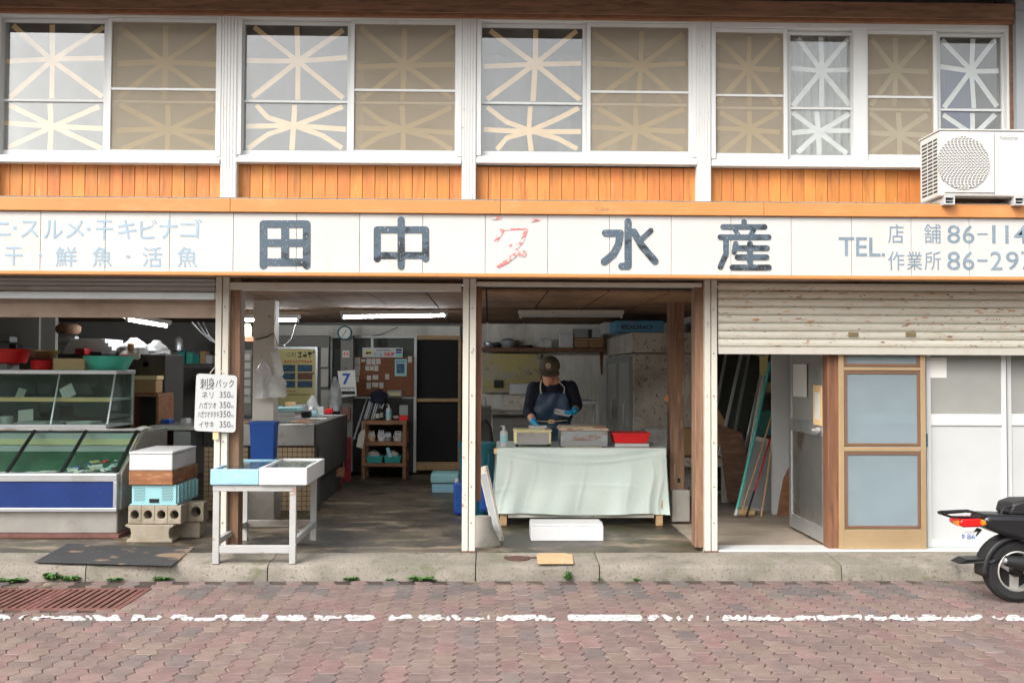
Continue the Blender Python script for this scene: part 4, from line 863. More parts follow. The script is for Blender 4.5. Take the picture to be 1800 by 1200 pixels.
# hanging whiteboard with prices
Yw = -.06; wb = thing('price_board', 'white price board with handwritten prices hung on the post', 'sign', tuple(W(380, 757, Yw)))
c0, c1, c2, c3 = W(341, 757, Yw), W(414, 760, Yw), W(417, 660, Yw), W(345, 656, Yw)
def rounded(ps, r):
    out = []
    for i, p in enumerate(ps):
        a = (ps[i - 1] - p).normalized(); b = (ps[(i + 1) % 4] - p).normalized()
        for k in range(5): t = k / 4; out.append(p + a * r * (1 - t) ** 2 + b * r * t ** 2)
    return out
MB().prism(rounded([c0, c1, c2, c3], .03), (0, .008, 0)).obj('board', 'plastic_white', wb, .001)
YW = Yw - .0015
ptext('刺', 352, 665, 365, 684, YW, 'marker', wb); [] and strokes([[(351, 672), (366, 671)], [(358, 666), (358, 680)], [(353, 675), (353, 679)], [(353, 675), (364, 675)], [(364, 675), (363, 679), (353, 679)], [(358, 680), (351, 684)], [(358, 680), (365, 683)], [(369, 670), (369, 678)], [(374, 665), (374, 681), (371, 680)],
         ], 1.3, YW, 'marker', wb)
ptext('身', 366, 664, 377, 684, YW, 'marker', wb); ptext('パック', 379, 667, 411, 681, YW, 'marker', wb)
for row, (a, na, b) in zip((694, 712, 728, 746), (('ネリ', (355, 375), 0), ('ハガツオ', (350, 380), 0), ('ハガツオタタキ', (348, 385), 0), ('イサキ', (350, 376), 0))):
    ptext(a, na[0], row - 6, na[1], row + 6, YW, 'marker', wb); ptext('350', 386, row - 6, 405, row + 5, YW, 'marker', wb); ptext('円', 406, row + 1, 410, row + 6, YW, 'marker', wb)
MB().tube([W(369, 656, Yw), W(377, 646, -.035)], .003, 6).obj('cord', 'string', wb); MB().tube([W(393, 657, Yw), W(384, 646, -.035)], .003, 6).obj('cord', 'string', wb)
B('tape_patch', 374, 756, 384, 772, Yw + .0085, Yw + .0095, 'tape_tan', wb, 0)

# clutter behind the fish counter
for i, (px, py, w_, h_, Y_, m_, l_) in enumerate([(22, 612, 14, 16, 2.7, 'plastic_black', 'black crate end behind the large red tub'), (8, 596, 20, 10, 2.8, 'plastic_grey', 'grey wire tray stacked behind the large red tub'), (140, 618, 18, 12, 2.35, 'red_tray', 'dark red tray under the white fish trays'),
        (168, 622, 22, 8, 2.4, 'plastic_black', 'black tray behind the green basin'), (228, 610, 9, 14, 2.45, 'cardboard', 'small tan parcel among the crumpled bags'), (215, 627, 8, 9, 2.4, 'lens_red', 'small dark red jar beside the green basin'),
        (256, 640, 14, 12, 2.5, 'plastic_black', 'black canister right of the crumpled bags'), (280, 628, 12, 18, 2.6, 'plastic_grey', 'grey canister at the end of the dark cabinet'), (296, 700, 10, 26, 2.9, 'plastic_teal', 'teal bottle crate low behind the counter'), (290, 742, 16, 10, 2.3, 'plastic_blue', 'blue tub on the steel work bench'), (322, 741, 12, 11, 2.4, 'plastic_white', 'white box on the steel work bench')]):
    if m_ == 'red_tray': M('red_tray', (.30, .012, .015), .5, .1)
    B('storage_box', px - w_ / 2, py - h_ / 2, px + w_ / 2, py + h_ / 2, Y_, Y_ + .16, m_, None, .012, label=l_, cat='box')
for k, (a, b_, l_) in enumerate(((338, 372, 'left'), (348, 379, 'middle'), (357, 385, 'right'))):
    MB().tube([W(a, 566, 3.2), W((a + b_) / 2 - 3, 582 + 4 * k, 2.6), W(b_, 600 + 3 * k, 2.2)], .006, 6).one('loose_cable', 'plastic_grey', l_ + ' of three loose cables hanging under the ceiling by the post', 'cable')
for i, (px, w_, m_) in enumerate(((70, .13, 'plastic_white'), (150, .11, 'foam_white'), (110, .08, 'plastic_grey'))):
    x = W(px, 740, 1.4).x; MB().tray(x - w_, x + w_, 1.24, 1.5, zc_b + .021, zc_b + .05, .006, taper=.015).one('display_tray', m_, ['left white', 'right white', 'middle grey'][i] + ' tray on the floor of the glass canopy', 'tray', .002)

# ================================================================== middle bay
# white column with concrete foot
cl = thing('column', 'white square column on a concrete foot inside the middle bay', 'column', tuple(W(463, 915, 1.38)))
B('shaft', 444, 500, 481, 866, 1.38, 1.58, 'post_paint', cl, .004); B('foot', 435, 864, 482, 916, 1.33, 1.63, 'concrete', cl, .012)
x0, x1, z0, z1_ = RECT(438, 742, 482, 808, 1.16); bb_ = thing('blue_bin', 'blue plastic bin fixed to the foot of the white column', 'bin', ((x0 + x1) / 2, 1.25, z0))
MB().tray(x0, x1, 1.16, 1.34, z0, z1_, .006, taper=.012).obj('body', 'plastic_blue', bb_, .004); MB().tray(x0 - .006, x1 + .006, 1.154, 1.346, z1_ - .02, z1_ + .004, .012).obj('rim', 'plastic_blue', bb_, .003); MB().box(x0 + .06, x1 - .06, 1.168, 1.175, z0 + .12, z0 + .16).obj('hand_hole', 'plastic_black', bb_)
bag(447, 632, 478, 700, 1.30, 'clear plastic bag hanging left on the white column', 'bag_clear', 12, .07); bag(470, 655, 505, 698, 1.28, 'clear bag with scraps hanging right on the white column', 'bag_clear', 13, .06)
g = MB(); g.prism([W(474, 618, 1.26), W(488, 610, 1.26), W(499, 658, 1.26), W(492, 662, 1.26)], (0, .012, 0)); g.one('white_bag', 'bag', 'white folded bag hanging above the clear bags on the column', 'bag', .003)
MB().tube([W(483, 512, 1.36), W(484, 560, 1.34), W(480, 585, 1.33), W(482, 600, 1.30)], .003, 6).one('hanging_string', 'string', 'thin string hanging down beside the white column', 'string')
MB().tube([W(449, 597, 1.37), W(470, 592, 1.36), W(481, 585, 1.36), W(487, 605, 1.3), W(500, 607, 1.8), W(512, 596, 2.4), W(520, 570, 2.9)], .005, 6).one('black_cable', 'plastic_black', 'black cable looping from the white column to the lamp', 'cable')
# tiled counter with steel sink
sk = thing('tiled_counter', 'tan tiled counter with a steel sink top behind the posts', 'counter', (-2.2, 2.3, ZF))
xa, xb = W(358, 840, 2.15).x, W(561, 840, 2.15).x; zs0 = W(520, 783, 2.15).z; zs1 = W(520, 745, 2.15).z
def tilewall(x0, x1, Y, z0, z1, parent):
    MB().box(x0, x1, Y, Y + .08, z0, z1).obj('tiled_base', 'wall_dark', parent)
    g = MB(); s = .047; nx_, nz_ = int((x1 - x0) / s), int((z1 - z0) / s)
    for i in range(nx_):
        for j in range(nz_): g.box(x0 + i * s + .003, x0 + i * s + s - .003, Y - .004, Y + .001, z0 + j * s + .003, z0 + j * s + s - .003)
    g.obj('tile_field', 'tile_tan', parent, kind='stuff')
tilewall(xa, xa + .12, 2.15, ZF, zs0, sk); tilewall(xa + .28, xa + .46, 2.15, ZF, zs0, sk); tilewall(xb - .40, xb - .0, 2.15, ZF + .0, zs0, sk)
MB().box(xa + .05, xb - .06, 2.22, 4.1, ZF, zs0 - .01).obj('carcass', 'wall_dark', sk)
xr_ = W(552, 760, 2.1).x
MB().tray(xa + .2, xr_, 2.1, 4.2, zs0, zs1, .02, .03).obj('sink', 'steel', sk, .006)
MB().box(xr_ + .002, xr_ + .02, 2.12, 4.2, ZF + .3, zs1 - .004).obj('side_board', 'wall_dark', sk)  # dark board added to give the black shade beneath the sink
zq = zs1 + .002
MB().box(W(484, 738, 2.5).x, W(522, 738, 2.5).x, 2.4, 2.75, zq, zq + .06).one('kitchen_scale', 'plastic_white', 'white scale on the sink top beside the column', 'scale', .01)
MB().box(W(481, 718, 2.5).x, W(527, 718, 2.5).x, 2.38, 2.72, zq + .105, zq + .145).one('blue_slab', 'plastic_aqua', 'light blue lid lying above the white scale', 'lid', .006)
MB().tray(W(484, 725, 2.5).x, W(522, 725, 2.5).x, 2.4, 2.7, zq + .061, zq + .104, .01).one('fish_tray', 'plastic_white', 'white tray between scale and light blue lid', 'tray', .004)
for i, (px, Y_, m_, w_, l_) in enumerate(((535, 2.6, 'plastic_red', .07, 'red sheet lying on the sink top'), (556, 3.0, 'paper', .10, 'white sheet lying on the sink top'), (575, 3.5, 'aluminium', .12, 'steel strip lying at the far end of the sink top'), (528, 2.3, 'cardboard', .09, 'brown board lying at the near end of the sink top'))):
    x = W(px, 740, Y_).x; x = min(x, xr_ - w_ - .03); MB().box(x - w_, x + w_, Y_ - .08, Y_ + .08, zs1 + .002 + .003 * i, zs1 + .012 + .003 * i).one('loose_sheet', m_, l_, 'sheet', .002)
tub('basin', 405, 428, .07, 'plastic_teal', 'small teal bowl beside the price board', 'bowl', 2.6, W(415, 742, 2.6).z)
B('side_shelf', 400, 743, 436, 747, 2.45, 2.8, 'timber_mid', None, .002, label='small shelf carrying the teal bowl', cat='shelf')
B('wall_cabinet', 418, 592, 446, 600, 3.2, 3.6, 'timber_mid', None, .002, label='small wooden shelf left of the white column', cat='shelf')
q = W(433, 580, 3.3); MB().lathe([(.055, -.07), (.06, -.03), (.06, .04), (.045, .06), (.045, .075), (.0001, .078)], (q.x, q.y, W(433, 592, 3.2).z + .07), 18).one('glass_jar', 'plastic_cream', 'pale jar on the small wooden shelf', 'jar', smooth=True)
B('locker', 418, 615, 442, 730, 4.2, 4.6, 'wall_grey', None, .004, label='grey notice locker left of the white column', cat='locker')
for k in range(6): B('notice_row', 420, 622 + 15 * k, 440, 633 + 15 * k, 4.19, 4.199, 'paper_dim', None, 0, label='dim printed notice ' + ['at the top', 'second from the top', 'third from the top', 'fourth from the top', 'fifth from the top', 'at the bottom'][k] + ' of the grey locker', cat='notice', group='notices on the grey locker')
# back wall of the middle bay
B('wall_band', 470, 572, 809, 590, 5.62, 5.69, 'wall_white', bld, 0)
B('poster_wall', 380, 590, 578, 760, 5.3, 5.4, 'wall_grey', bld, 0)
ps = thing('poster', 'yellow poster with six photos on the grey wall', 'poster', tuple(W(525, 712, 5.2)))
Yp = 5.22; B('frame', 487, 609, 558, 716, Yp, Yp + .03, 'aluminium', ps, .003); B('sheet', 490, 613, 554, 712, Yp - .004, Yp - .0005, 'poster_yellow', ps, 0)
for (a, b) in ((497, 519), (523, 549)):
    for k, m_ in enumerate(('photo_blue', 'photo_brown' if a > 500 else 'photo_blue', 'photo_blue')): B('photo', a, 641 + 14 * k, b, 653 + 14 * k, Yp - .006, Yp - .0045, m_, ps, 0)
ptext('江町', 503, 619, 521, 627, Yp - .006, 'ink', ps); scribble(523, 618, 549, 629, Yp - .006, 'ink', ps, 3); scribble(499, 633, 549, 638, Yp - .006, 'ink_red', ps, 10); scribble(500, 686, 520, 689, Yp - .006, 'ink_red', ps, 5); scribble(505, 692, 545, 695, Yp - .006, 'ink', ps, 12)
for px, py in ((551, 619), (551, 656), (551, 705), (489, 696)): q = W(px, py, Yp - .006); MB().lathe([(.012, 0), (.012, .004), (.0001, .006)], (q.x, Yp - .011, q.z), 10, 'Y').obj('pin', 'plastic_black', ps)
for k, (y0_, y1_) in enumerate(((611, 645), (648, 680), (685, 720))): B('clipboard', 564, y0_, 577, y1_, 5.24, 5.26, 'paper_dim', None, .002, label=['top', 'middle', 'bottom'][k] + ' of three paper pads hung right of the poster', cat='paper pad', group='paper pads beside the poster')
# glazed partition
wp = thing('glazed_partition', 'white aluminium glazed partition holding the brown pin board', 'partition', tuple(W(655, 825, 5.5)))
for a, b, c_, d_ in ((578, 590, 583, 830), (727, 590, 732, 830)): B('stile', a, b, c_, d_, 5.45, 5.5, 'sash_white', wp, .002)
B('head_rail', 583, 590, 727, 594, 5.45, 5.5, 'sash_white', wp, .002); B('mid_rail', 583, 696, 727, 700, 5.45, 5.5, 'sash_white', wp, .002); B('glazing_bar', 652, 594, 656, 626, 5.46, 5.49, 'sash_white', wp, .001)
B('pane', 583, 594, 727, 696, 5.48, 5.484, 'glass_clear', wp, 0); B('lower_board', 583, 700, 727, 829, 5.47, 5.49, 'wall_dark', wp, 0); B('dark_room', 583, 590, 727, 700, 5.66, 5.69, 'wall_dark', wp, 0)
B('pillar', 598, 590, 620, 830, 5.2, 5.34, 'wall_grey', bld, .003)
B('red_sticker', 602, 616, 614, 628, 5.194, 5.198, 'paper', bld, 0); scribble(603, 619, 613, 626, 5.192, 'ink_red', bld, 2)
q = W(606, 585, 5.1); ck = thing('wall_clock', 'round wall clock with dark green rim above the calendar', 'clock', tuple(q))
MB().lathe([(.086, .06), (.092, .03), (.092, -.005), (.084, -.012), (.076, -.004), (.074, .004)], q, 36, 'Y', cap=False).obj('rim', 'bin_teal', ck, smooth=True); MB().lathe([(.074, 0), (.074, .006)], q, 36, 'Y').obj('dial', 'paper', ck)
for an, l, w_ in ((1.05, .045, .008), (-2.2, .062, .006)): MB().beam(q + Vector((0, -.004, 0)), q + Vector((math.cos(an) * l, -.004, math.sin(an) * l)), w_, .002, (0, 1, 0)).obj('hand', 'ink', ck)
for k in range(12): an = k * math.pi / 6; MB().beam(q + Vector((math.cos(an) * .058, -.003, math.sin(an) * .058)), q + Vector((math.cos(an) * .067, -.003, math.sin(an) * .067)), .005, .002, (0, 1, 0)).obj('hour_mark', 'ink', ck)
# calendar
cal = thing('calendar', 'tear-off wall calendar showing a large blue 7', 'calendar', tuple(W(609, 697, 4.95)))
Yq = 4.95; P4 = [W(593, 652, Yq), W(624, 650, Yq), W(627, 695, Yq), W(599, 698, Yq)]; MB().prism(P4, (0, .01, 0)).obj('pad', 'paper', cal, .001)
ptext('7', 602, 656, 616, 676, Yq - .004, 'ink_blue', cal, bold=.03); scribble(600, 680, 624, 684, Yq - .004, 'ink', cal, 8); B('black_band', 601, 687, 624, 693, Yq - .005, Yq - .001, 'ink', cal, 0)
MB().tube([W(606, 651, Yq), W(607, 645, 5.15)], .004, 6).obj('cord', 'ink_blue', cal)
bag(577, 662, 600, 722, 4.9, 'clear bag hanging left of the calendar', 'bag_clear', 31, .09)
# pin board
pb = thing('pin_board', 'brown pin board with paper slips on the glazed partition', 'pin board', tuple(W(675, 697, 5.4)))
Yb = 5.4; B('board', 622, 626, 727, 696, Yb, Yb + .03, 'cork', pb, .002)
for a, b, c_, d_ in ((623, 628, 633, 641), (623, 642, 633, 650), (623, 650, 632, 660), (623, 661, 631, 671), (635, 631, 642, 636), (644, 630, 652, 641), (653, 630, 660, 641), (661, 630, 669, 640), (642, 643, 649, 651), (650, 643, 657, 651), (658, 642, 665, 652), (645, 660, 652, 668), (655, 659, 665, 667), (677, 657, 684, 667), (644, 672, 652, 683), (654, 672, 665, 680), (667, 672, 674, 682)):
    B('paper_slip', a, b, c_, d_, Yb - .003, Yb - .001, 'paper_dim', pb, 0)
flb = B('flyer', 694, 631, 715, 661, Yb - .004, Yb - .001, 'plastic_aqua', pb, 0); B('flyer_picture', 697, 639, 711, 656, Yb - .006, Yb - .0045, 'photo_blue', pb, 0); scribble(696, 633, 713, 637, Yb - .006, 'ink', pb, 6)
B('leaflet', 717, 626, 724, 637, Yb - .004, Yb - .001, 'paper_dim', pb, 0)
B('framed_card', 681, 686, 706, 697, Yb - .03, Yb - .002, 'plastic_grey', None, .002, label='small grey frame with yellow card below the pin board', cat='frame'); B('yellow_card', 684, 690, 703, 695, Yb - .033, Yb - .0305, 'poster_yellow', None, 0, label='yellow card inside the small grey frame', cat='card')
dsg = thing('courier_sign', 'white courier sign with yellow oval emblem above the pin board', 'sign', tuple(W(672, 628, 5.36)))
Yd = 5.36; B('board', 637, 611, 708, 628, Yd, Yd + .02, 'plastic_white', dsg, .002)
q = W(648, 620, Yd - .003); MB().lathe([(.062, 0), (.0001, .001)], q, 24, 'Y', sy=.62).obj('emblem', 'poster_yellow', dsg)
ct = [(-.040, -.004), (-.030, .016), (-.026, .010), (-.02, .017), (-.014, .006), (.012, .010), (.034, .018), (.036, .012), (.024, -.002), (.028, -.022), (.020, -.022), (.012, -.008), (-.008, -.010), (-.016, -.024), (-.024, -.022), (-.02, -.008), (-.034, -.012)]
MB().prism([(q.x + a, Yd - .0055, q.z + b) for a, b in ct], (0, .0015, 0)).obj('emblem_figure', 'ink', dsg)
ptext('クール', 657, 619, 672, 626, Yd - .003, 'ink_teal', dsg, bold=.03); ptext('宅急便', 674, 619, 693, 626, Yd - .003, 'ink_red', dsg, bold=.03); scribble(661, 614, 686, 617, Yd - .003, 'ink', dsg, 9)
for k, m_ in enumerate(('ink', 'ink_blue', 'plastic_green')): B('small_mark', 696, 613 + 4.7 * k, 706, 616.5 + 4.7 * k, Yd - .004, Yd - .001, m_, dsg, 0)
# dark doorway
dw = thing('glazed_doorway', 'dark glazed back door with wooden rails beside the pin board', 'door', tuple(W(770, 822, 5.5)))
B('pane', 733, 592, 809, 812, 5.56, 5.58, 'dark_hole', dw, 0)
for y0_, y1_ in ((590, 597), (700, 706), (812, 826)): B('rail', 732, y0_, 810, y1_, 5.49, 5.555, 'timber_tan', dw, .003)
B('stile', 805, 597, 810, 812, 5.5, 5.555, 'timber_tan', dw, .003)
# wooden shelf table
st_ = thing('wooden_shelf', 'small wooden shelf table with bottles before the pin board', 'shelf', tuple(W(675, 828, 5.0)))
Yt = 4.95; xa, xb = W(636, 780, Yt).x, W(714, 780, Yt).x; zA = ZF
for x in (xa, xb - .045):
    for y in (Yt, Yt + .36): MB().box(x, x + .045, y, y + .04, zA, W(675, 741, Yt).z).obj('leg', 'timber_mid', st_, .003)
for y0_, y1_ in ((739, 746), (776, 783), (814, 820)): MB().box(xa - .006, xb + .006, Yt - .008, Yt + .41, W(675, y1_, Yt).z, W(675, y0_, Yt).z + (.001 if y0_ == 739 else 0)).obj('shelf_board', 'timber_mid', st_, .003)
zt1 = W(675, 739, Yt).z + .002; zt2 = W(675, 776, Yt).z + .002; zt3 = W(675, 814, Yt).z + .002
def bottle(px, Y, z, h, r, mat, lbl, pump=False, capm='plastic_white', name='bottle'):
    x = W(px, 740, Y).x; t = thing(name, lbl, 'bottle', (x, Y, z))
    MB().lathe([(r * .92, 0), (r, .006), (r, h * .66), (r * .8, h * .74), (r * .32, h * .80), (r * .32, h * .84)], (x, Y, z), 18).obj('body', mat, t, smooth=True)
    if pump:
        MB().lathe([(r * .4, h * .84), (r * .4, h * .92), (r * .14, h * .93), (r * .14, h)], (x, Y, z), 12).obj('pump', capm, t, smooth=True); MB().beam((x + r * .2, Y, z + h * .985), (x - r * .95, Y, z + h * .97), r * .3, r * .22).obj('nozzle', capm, t)
    else: MB().lathe([(r * .42, h * .84), (r * .42, h), (.0001, h)], (x, Y, z), 12).obj('bottle_cap', capm, t, smooth=True)
    B2 = MB().lathe([(r * 1.01, h * .18), (r * 1.01, h * .55)], (x, Y, z), 18); B2.f = B2.f[:-2]; B2.mi = B2.mi[:-2]; B2.obj('label_band', 'plastic_aqua' if pump else 'paper_dim', t)
bottle(683, 5.0, zt1, .20, .036, 'plastic_white', 'white pump bottle on the wooden shelf table', True); bottle(664, 5.03, zt1, .15, .03, 'plastic_black', 'black bottle on the shelf table, left of the pump bottle', capm='plastic_black'); bottle(670, 5.1, zt1, .17, .024, 'plastic_black', 'slim dark bottle with pale cap just left of the pump bottle'); bottle(696, 5.12, zt1, .10, .04, 'plastic_black', 'low dark jar right of the pump bottle', capm='plastic_black')
B('red_box', 702, 730, 717, 738.5, 5.0, 5.12, 'plastic_red', None, .003, label='flat red box on the shelf table', cat='box'); B('pale_box', 702, 712, 717, 729.5, 5.04, 5.14, 'plastic_grey', None, .003, label='pale grey box standing on the red box', cat='box')
ub = random.Random(4)
for i in range(9):
    a = W(640 + i * 3.2, 738, 5.05 + .02 * (i % 3)); b = W(654 + i * 3.1, 694 + ub.uniform(-6, 4), 5.2)
    MB().tube([Vector((a.x, a.y, zt1 + .008)), b], .008, 7).one('umbrella_stick', ['plastic_white', 'aluminium', 'plastic_grey', 'plastic_black'][i % 4], ['thin white', 'thin silver', 'thin grey', 'thin black'][i % 4] + ' rolled umbrella in the bundle leaning on the shelf table', 'umbrella', smooth=True, group='bundle of umbrellas')
bag(650, 684, 682, 706, 5.15, 'dark blue cloth draped over the umbrella bundle', 'navy', 41, .07, 'cloth', 'blue_cloth')
for i, (px, m_, w_, h_) in enumerate(((653, 'tape_tan', .05, .10), (670, 'paper', .05, .11), (682, 'plastic_grey', .045, .09), (700, 'paper_dim', .07, .10))):
    x = W(px, 770, 5.05).x; t = thing('small_basket', ['tan basket of bottles', 'white tangled roll', 'grey handled basket', 'tray of pale pouches'][i] + ' on the middle board of the shelf table', 'basket', (x, 5.05, zt2))
    MB().lathe([(w_ * .8, 0), (w_, h_ * .55), (w_ * .94, h_ * .56), (w_ * .74, .01), (.0001, .01)], (x, 5.06, zt2), 16).obj('body', m_, t, smooth=True)
    MB().tube([(x - w_ * .9, 5.06, zt2 + h_ * .5), (x - w_ * .5, 5.06, zt2 + h_ * 1.2), (x + w_ * .5, 5.06, zt2 + h_ * 1.2), (x + w_ * .9, 5.06, zt2 + h_ * .5)], .006, 6).obj('handle', m_, t)
    for k in range(3): MB().lathe([(.014, 0), (.014, h_ * .8), (.006, h_), (.0001, h_)], (x - .025 + .025 * k, 5.06 + .01 * (k % 2), zt2 + .012), 8).obj('content', 'plastic_white', t)
for i, (a, b) in enumerate(((644, 673), (675, 705))):
    x0, x1 = W(a, 805, 5.0).x, W(b, 805, 5.0).x; MB().tray(x0, x1, 4.99, 5.25, zt3, zt3 + .085, .006, taper=.012).one('green_basket', 'plastic_teal', ['left', 'right'][i] + ' green basket on the bottom board of the shelf table', 'basket', .002)
    bag(a + 3, 790, b - 4, 803, 5.1, 'pale rags heaped in the ' + ['left', 'right'][i] + ' green basket', 'paper_dim', 50 + i, .06, 'rags', 'rags')
g = MB(); g.prism([W(678, 787, 4.98), W(684, 786, 4.98), W(689, 803, 4.98), W(683, 804, 4.98)], (0, .03, 0)); g.one('pale_carton', 'plastic_aqua', 'pale carton leaning out of the right green basket', 'carton', .002)
g = MB(); g.prism([W(634, 757, 4.88), W(640, 754, 4.88), W(642, 762, 4.88), W(638, 789, 4.88), W(626, 785, 4.88), W(630, 764, 4.88)], (0, .03, 0)); g.one('cloth_bag', 'string', 'cream cloth bag hanging from the left corner of the shelf table', 'bag', .006)
MB().tube([W(636, 755, 4.9), W(637, 745, 4.93)], .003, 5).one('bag_string', 'string', 'string of the cream cloth bag', 'string')
MB().tube([W(622, 772, 4.7), W(645, 700, 5.3)], .012, 8).one('mop_handle', 'plastic_grey', 'grey mop handle leaning left of the shelf table', 'mop')
# red boards, trestle, stool
B('red_board', 592, 770, 603, 855, 4.0, 4.03, 'plastic_red', None, .003, label='left dark red board standing behind the sink', cat='board').data.materials[0] = M('red_dark', (.20, .008, .015), .55, .15, 5)
B('red_board', 605, 768, 617, 846, 4.25, 4.28, 'red_dark', None, .003, label='right dark red board standing behind the sink', cat='board')
B('round_case', 600, 716, 616, 742, 4.4, 4.5, 'iron_red', None, .03, label='dark red round case below the calendar', cat='case')
tr_ = thing('trestle', 'wooden trestle leg and cross board behind the white foam box', 'trestle', tuple(W(585, 862, 3.7)))
MB().beam(W(582, 862, 3.7), W(585, 772, 3.75), .055, .05).obj('leg', 'timber_mid', tr_, .003); B('cross_board', 566, 822, 605, 838, 3.62, 3.67, 'timber_mid', tr_, .003)
# light blue box and jerrycan
lb = thing('lidded_box', 'light blue lidded plastic box on the wet floor', 'box', tuple(G(780, 867)))
Yx = G(780, 867).y; B('body', 759, 850, 804, 866.5, Yx, Yx + .38, 'foam_blue', lb, .008); B('lid', 757, 833, 806, 849, Yx - .01, Yx + .39, 'plastic_aqua', lb, .012)
jc = thing('jerrycan', 'blue jerrycan standing behind the middle post', 'jerrycan', tuple(G(803, 905)))
Yj = G(803, 905).y; B('body', 797, 848, 826, 905, Yj, Yj + .28, 'plastic_blue', jc, .025); q = W(803, 846, Yj + .06); MB().lathe([(.022, -.012), (.022, .03), (.0001, .032)], q, 14).obj('screw_cap', 'plastic_white', jc); B('handle', 808, 843, 822, 849, Yj + .1, Yj + .14, 'plastic_blue', jc, .01)

# ================================================================== right-hand open bay
q = G(836, 905); bn = thing('rubbish_bin', 'tall teal plastic bin behind the middle post', 'bin', (W(838, 800, 1.9).x, 1.95, ZF))
c = Vector((W(838, 800, 1.95).x, 1.95, ZF)); rb_ = .165; hb_ = W(838, 778, 1.9).z - ZF
MB().lathe([(rb_ * .78, 0), (rb_ * .8, .01), (rb_ * .97, hb_ - .05), (rb_ * 1.06, hb_ - .045), (rb_ * 1.08, hb_), (rb_ * .98, hb_), (rb_ * .93, hb_ - .06), (rb_ * .76, .03), (.0001, .03)], c, 32).obj('body', 'bin_teal', bn, smooth=True)
for k in range(16): a = k * math.pi / 8; MB().beam(c + Vector((math.cos(a) * rb_ * .815, math.sin(a) * rb_ * .815, .02)), c + Vector((math.cos(a) * rb_ * .97, math.sin(a) * rb_ * .97, hb_ - .09)), .014, .008).obj('rib', 'bin_teal', bn)
B('blue_sack', 842, 850, 870, 900, 1.6, 1.75, 'plastic_blue', None, .03, label='dark blue sack behind the leaning white tray', cat='sack')
q = G(858, 912); MB().lathe([(.16, 0), (.13, .06), (.09, .14), (.075, .22)], (W(846, 900, .30).x, .32, ZF - .002), 18, sy=.8).one('post_footing', 'concrete', 'rough concrete footing behind the middle post', 'footing', smooth=True)
g = MB(); A = [W(840, 822, .75), W(853, 818, .75), W(882, 912, .42), W(870, 921, .42)]; A[2].z = ZF + .012; A[3].z = ZF + .002
g.prism(A, (0.02, .03, 0)); lt = g.one('leaning_tray', 'stained_white', 'dirty white tray leaning between post and green-covered table', 'tray', .001)
g = MB(); mA = sum(A, Vector()) / 4; g.prism([mA + (q - mA) * .8 + Vector((0, -.004, 0)) for q in A], (0, .003, 0)); g.obj('tray_floor', 'plastic_grey', lt)
# green-covered table
Yt0 = G(1000, 924).y; tt = thing('covered_table', 'wooden table covered with a pale green plastic sheet', 'table', (W(1020, 900, Yt0).x, Yt0 + .4, ZF))
xa, xb = W(874, 850, Yt0).x, W(1170, 850, Yt0).x; zt4 = W(1020, 787, Yt0).z; yb4 = Yt0 + .80
for x in (W(879, 910, Yt0).x, W(1154, 910, Yt0).x):
    for y in (Yt0 + .02, yb4 - .07): MB().box(x, x + .06, y, y + .06, ZF, zt4 - .03).obj('leg', 'timber_tan', tt, .004)
MB().box(W(893, 905, Yt0).x, W(1150, 905, Yt0).x, Yt0 + .015, Yt0 + .05, W(1020, 910, Yt0).z, W(1020, 901, Yt0).z).obj('lower_rail', 'post_paint', tt, .003)
MB().box(xa, xb, Yt0 + .012, yb4, zt4 - .03, zt4 - .006).obj('table_top', 'timber_mid', tt)
g = MB(); nu, nv = 150, 70; zl = W(1020, 903, Yt0).z; rs = random.Random(2)
for j in range(nv + 1):
    for i in range(nu + 1):
        u = i / nu; t = j / nv
        if t < .3:   # top
            y = yb4 - (yb4 - Yt0) * (t / .3); z = zt4 + .001; x = xa + (xb - xa) * u; x += 0
        else:        # hanging front
            v = (t - .3) / .7; z = zt4 - (zt4 - zl) * v; fl = v ** 1.3
            x = xa + (xb - xa) * u + (u - .5) * .085 * fl; side = max(0, abs(u - .5) - .38) / .12
            y = Yt0 - .006 - fl * (.022 + .016 * math.sin(u * 17 + .8 + v) + .010 * math.sin(u * 41 + 4 * v) * (.3 + abs(u - .5) * 1.6)) - .008 * math.sin(math.pi * v) * math.sin(u * 6 + v * 5) - .007 * math.sin(math.pi * min(1, v * 4)) * math.sin((u - .5) ** 2 * 30 + v * 9) + side * fl * .05 * math.sin(v * 2.2)
            for v0, am, k_ in ((.10, .006, .10), (.22, .008, .16), (.55, .004, -.1)): y -= am * math.exp(-((v - v0 - k_ * (u - .5) ** 2 * 4 * (-1)) / .022) ** 2) * (.45 + .55 * math.sin(u * 5 + v0 * 20) ** 2)
            for u0, am in ((.06, .007), (.21, .003), (.5, .004), (.77, .003), (.9, .008), (.955, .010)): y -= am * math.exp(-((u - u0 - .02 * math.sin(v * 5)) / .011) ** 2) * min(1, v * 2)
            z += .008 * v * math.sin(u * 9) + (-.012 * v if u > .9 else 0)
        g.v.append(Vector((x, y, z)))
for j in range(nv):
    for i in range(nu): a = j * (nu + 1) + i; g.f.append([a, a + 1, a + nu + 2, a + nu + 1]); g.mi.append(0)
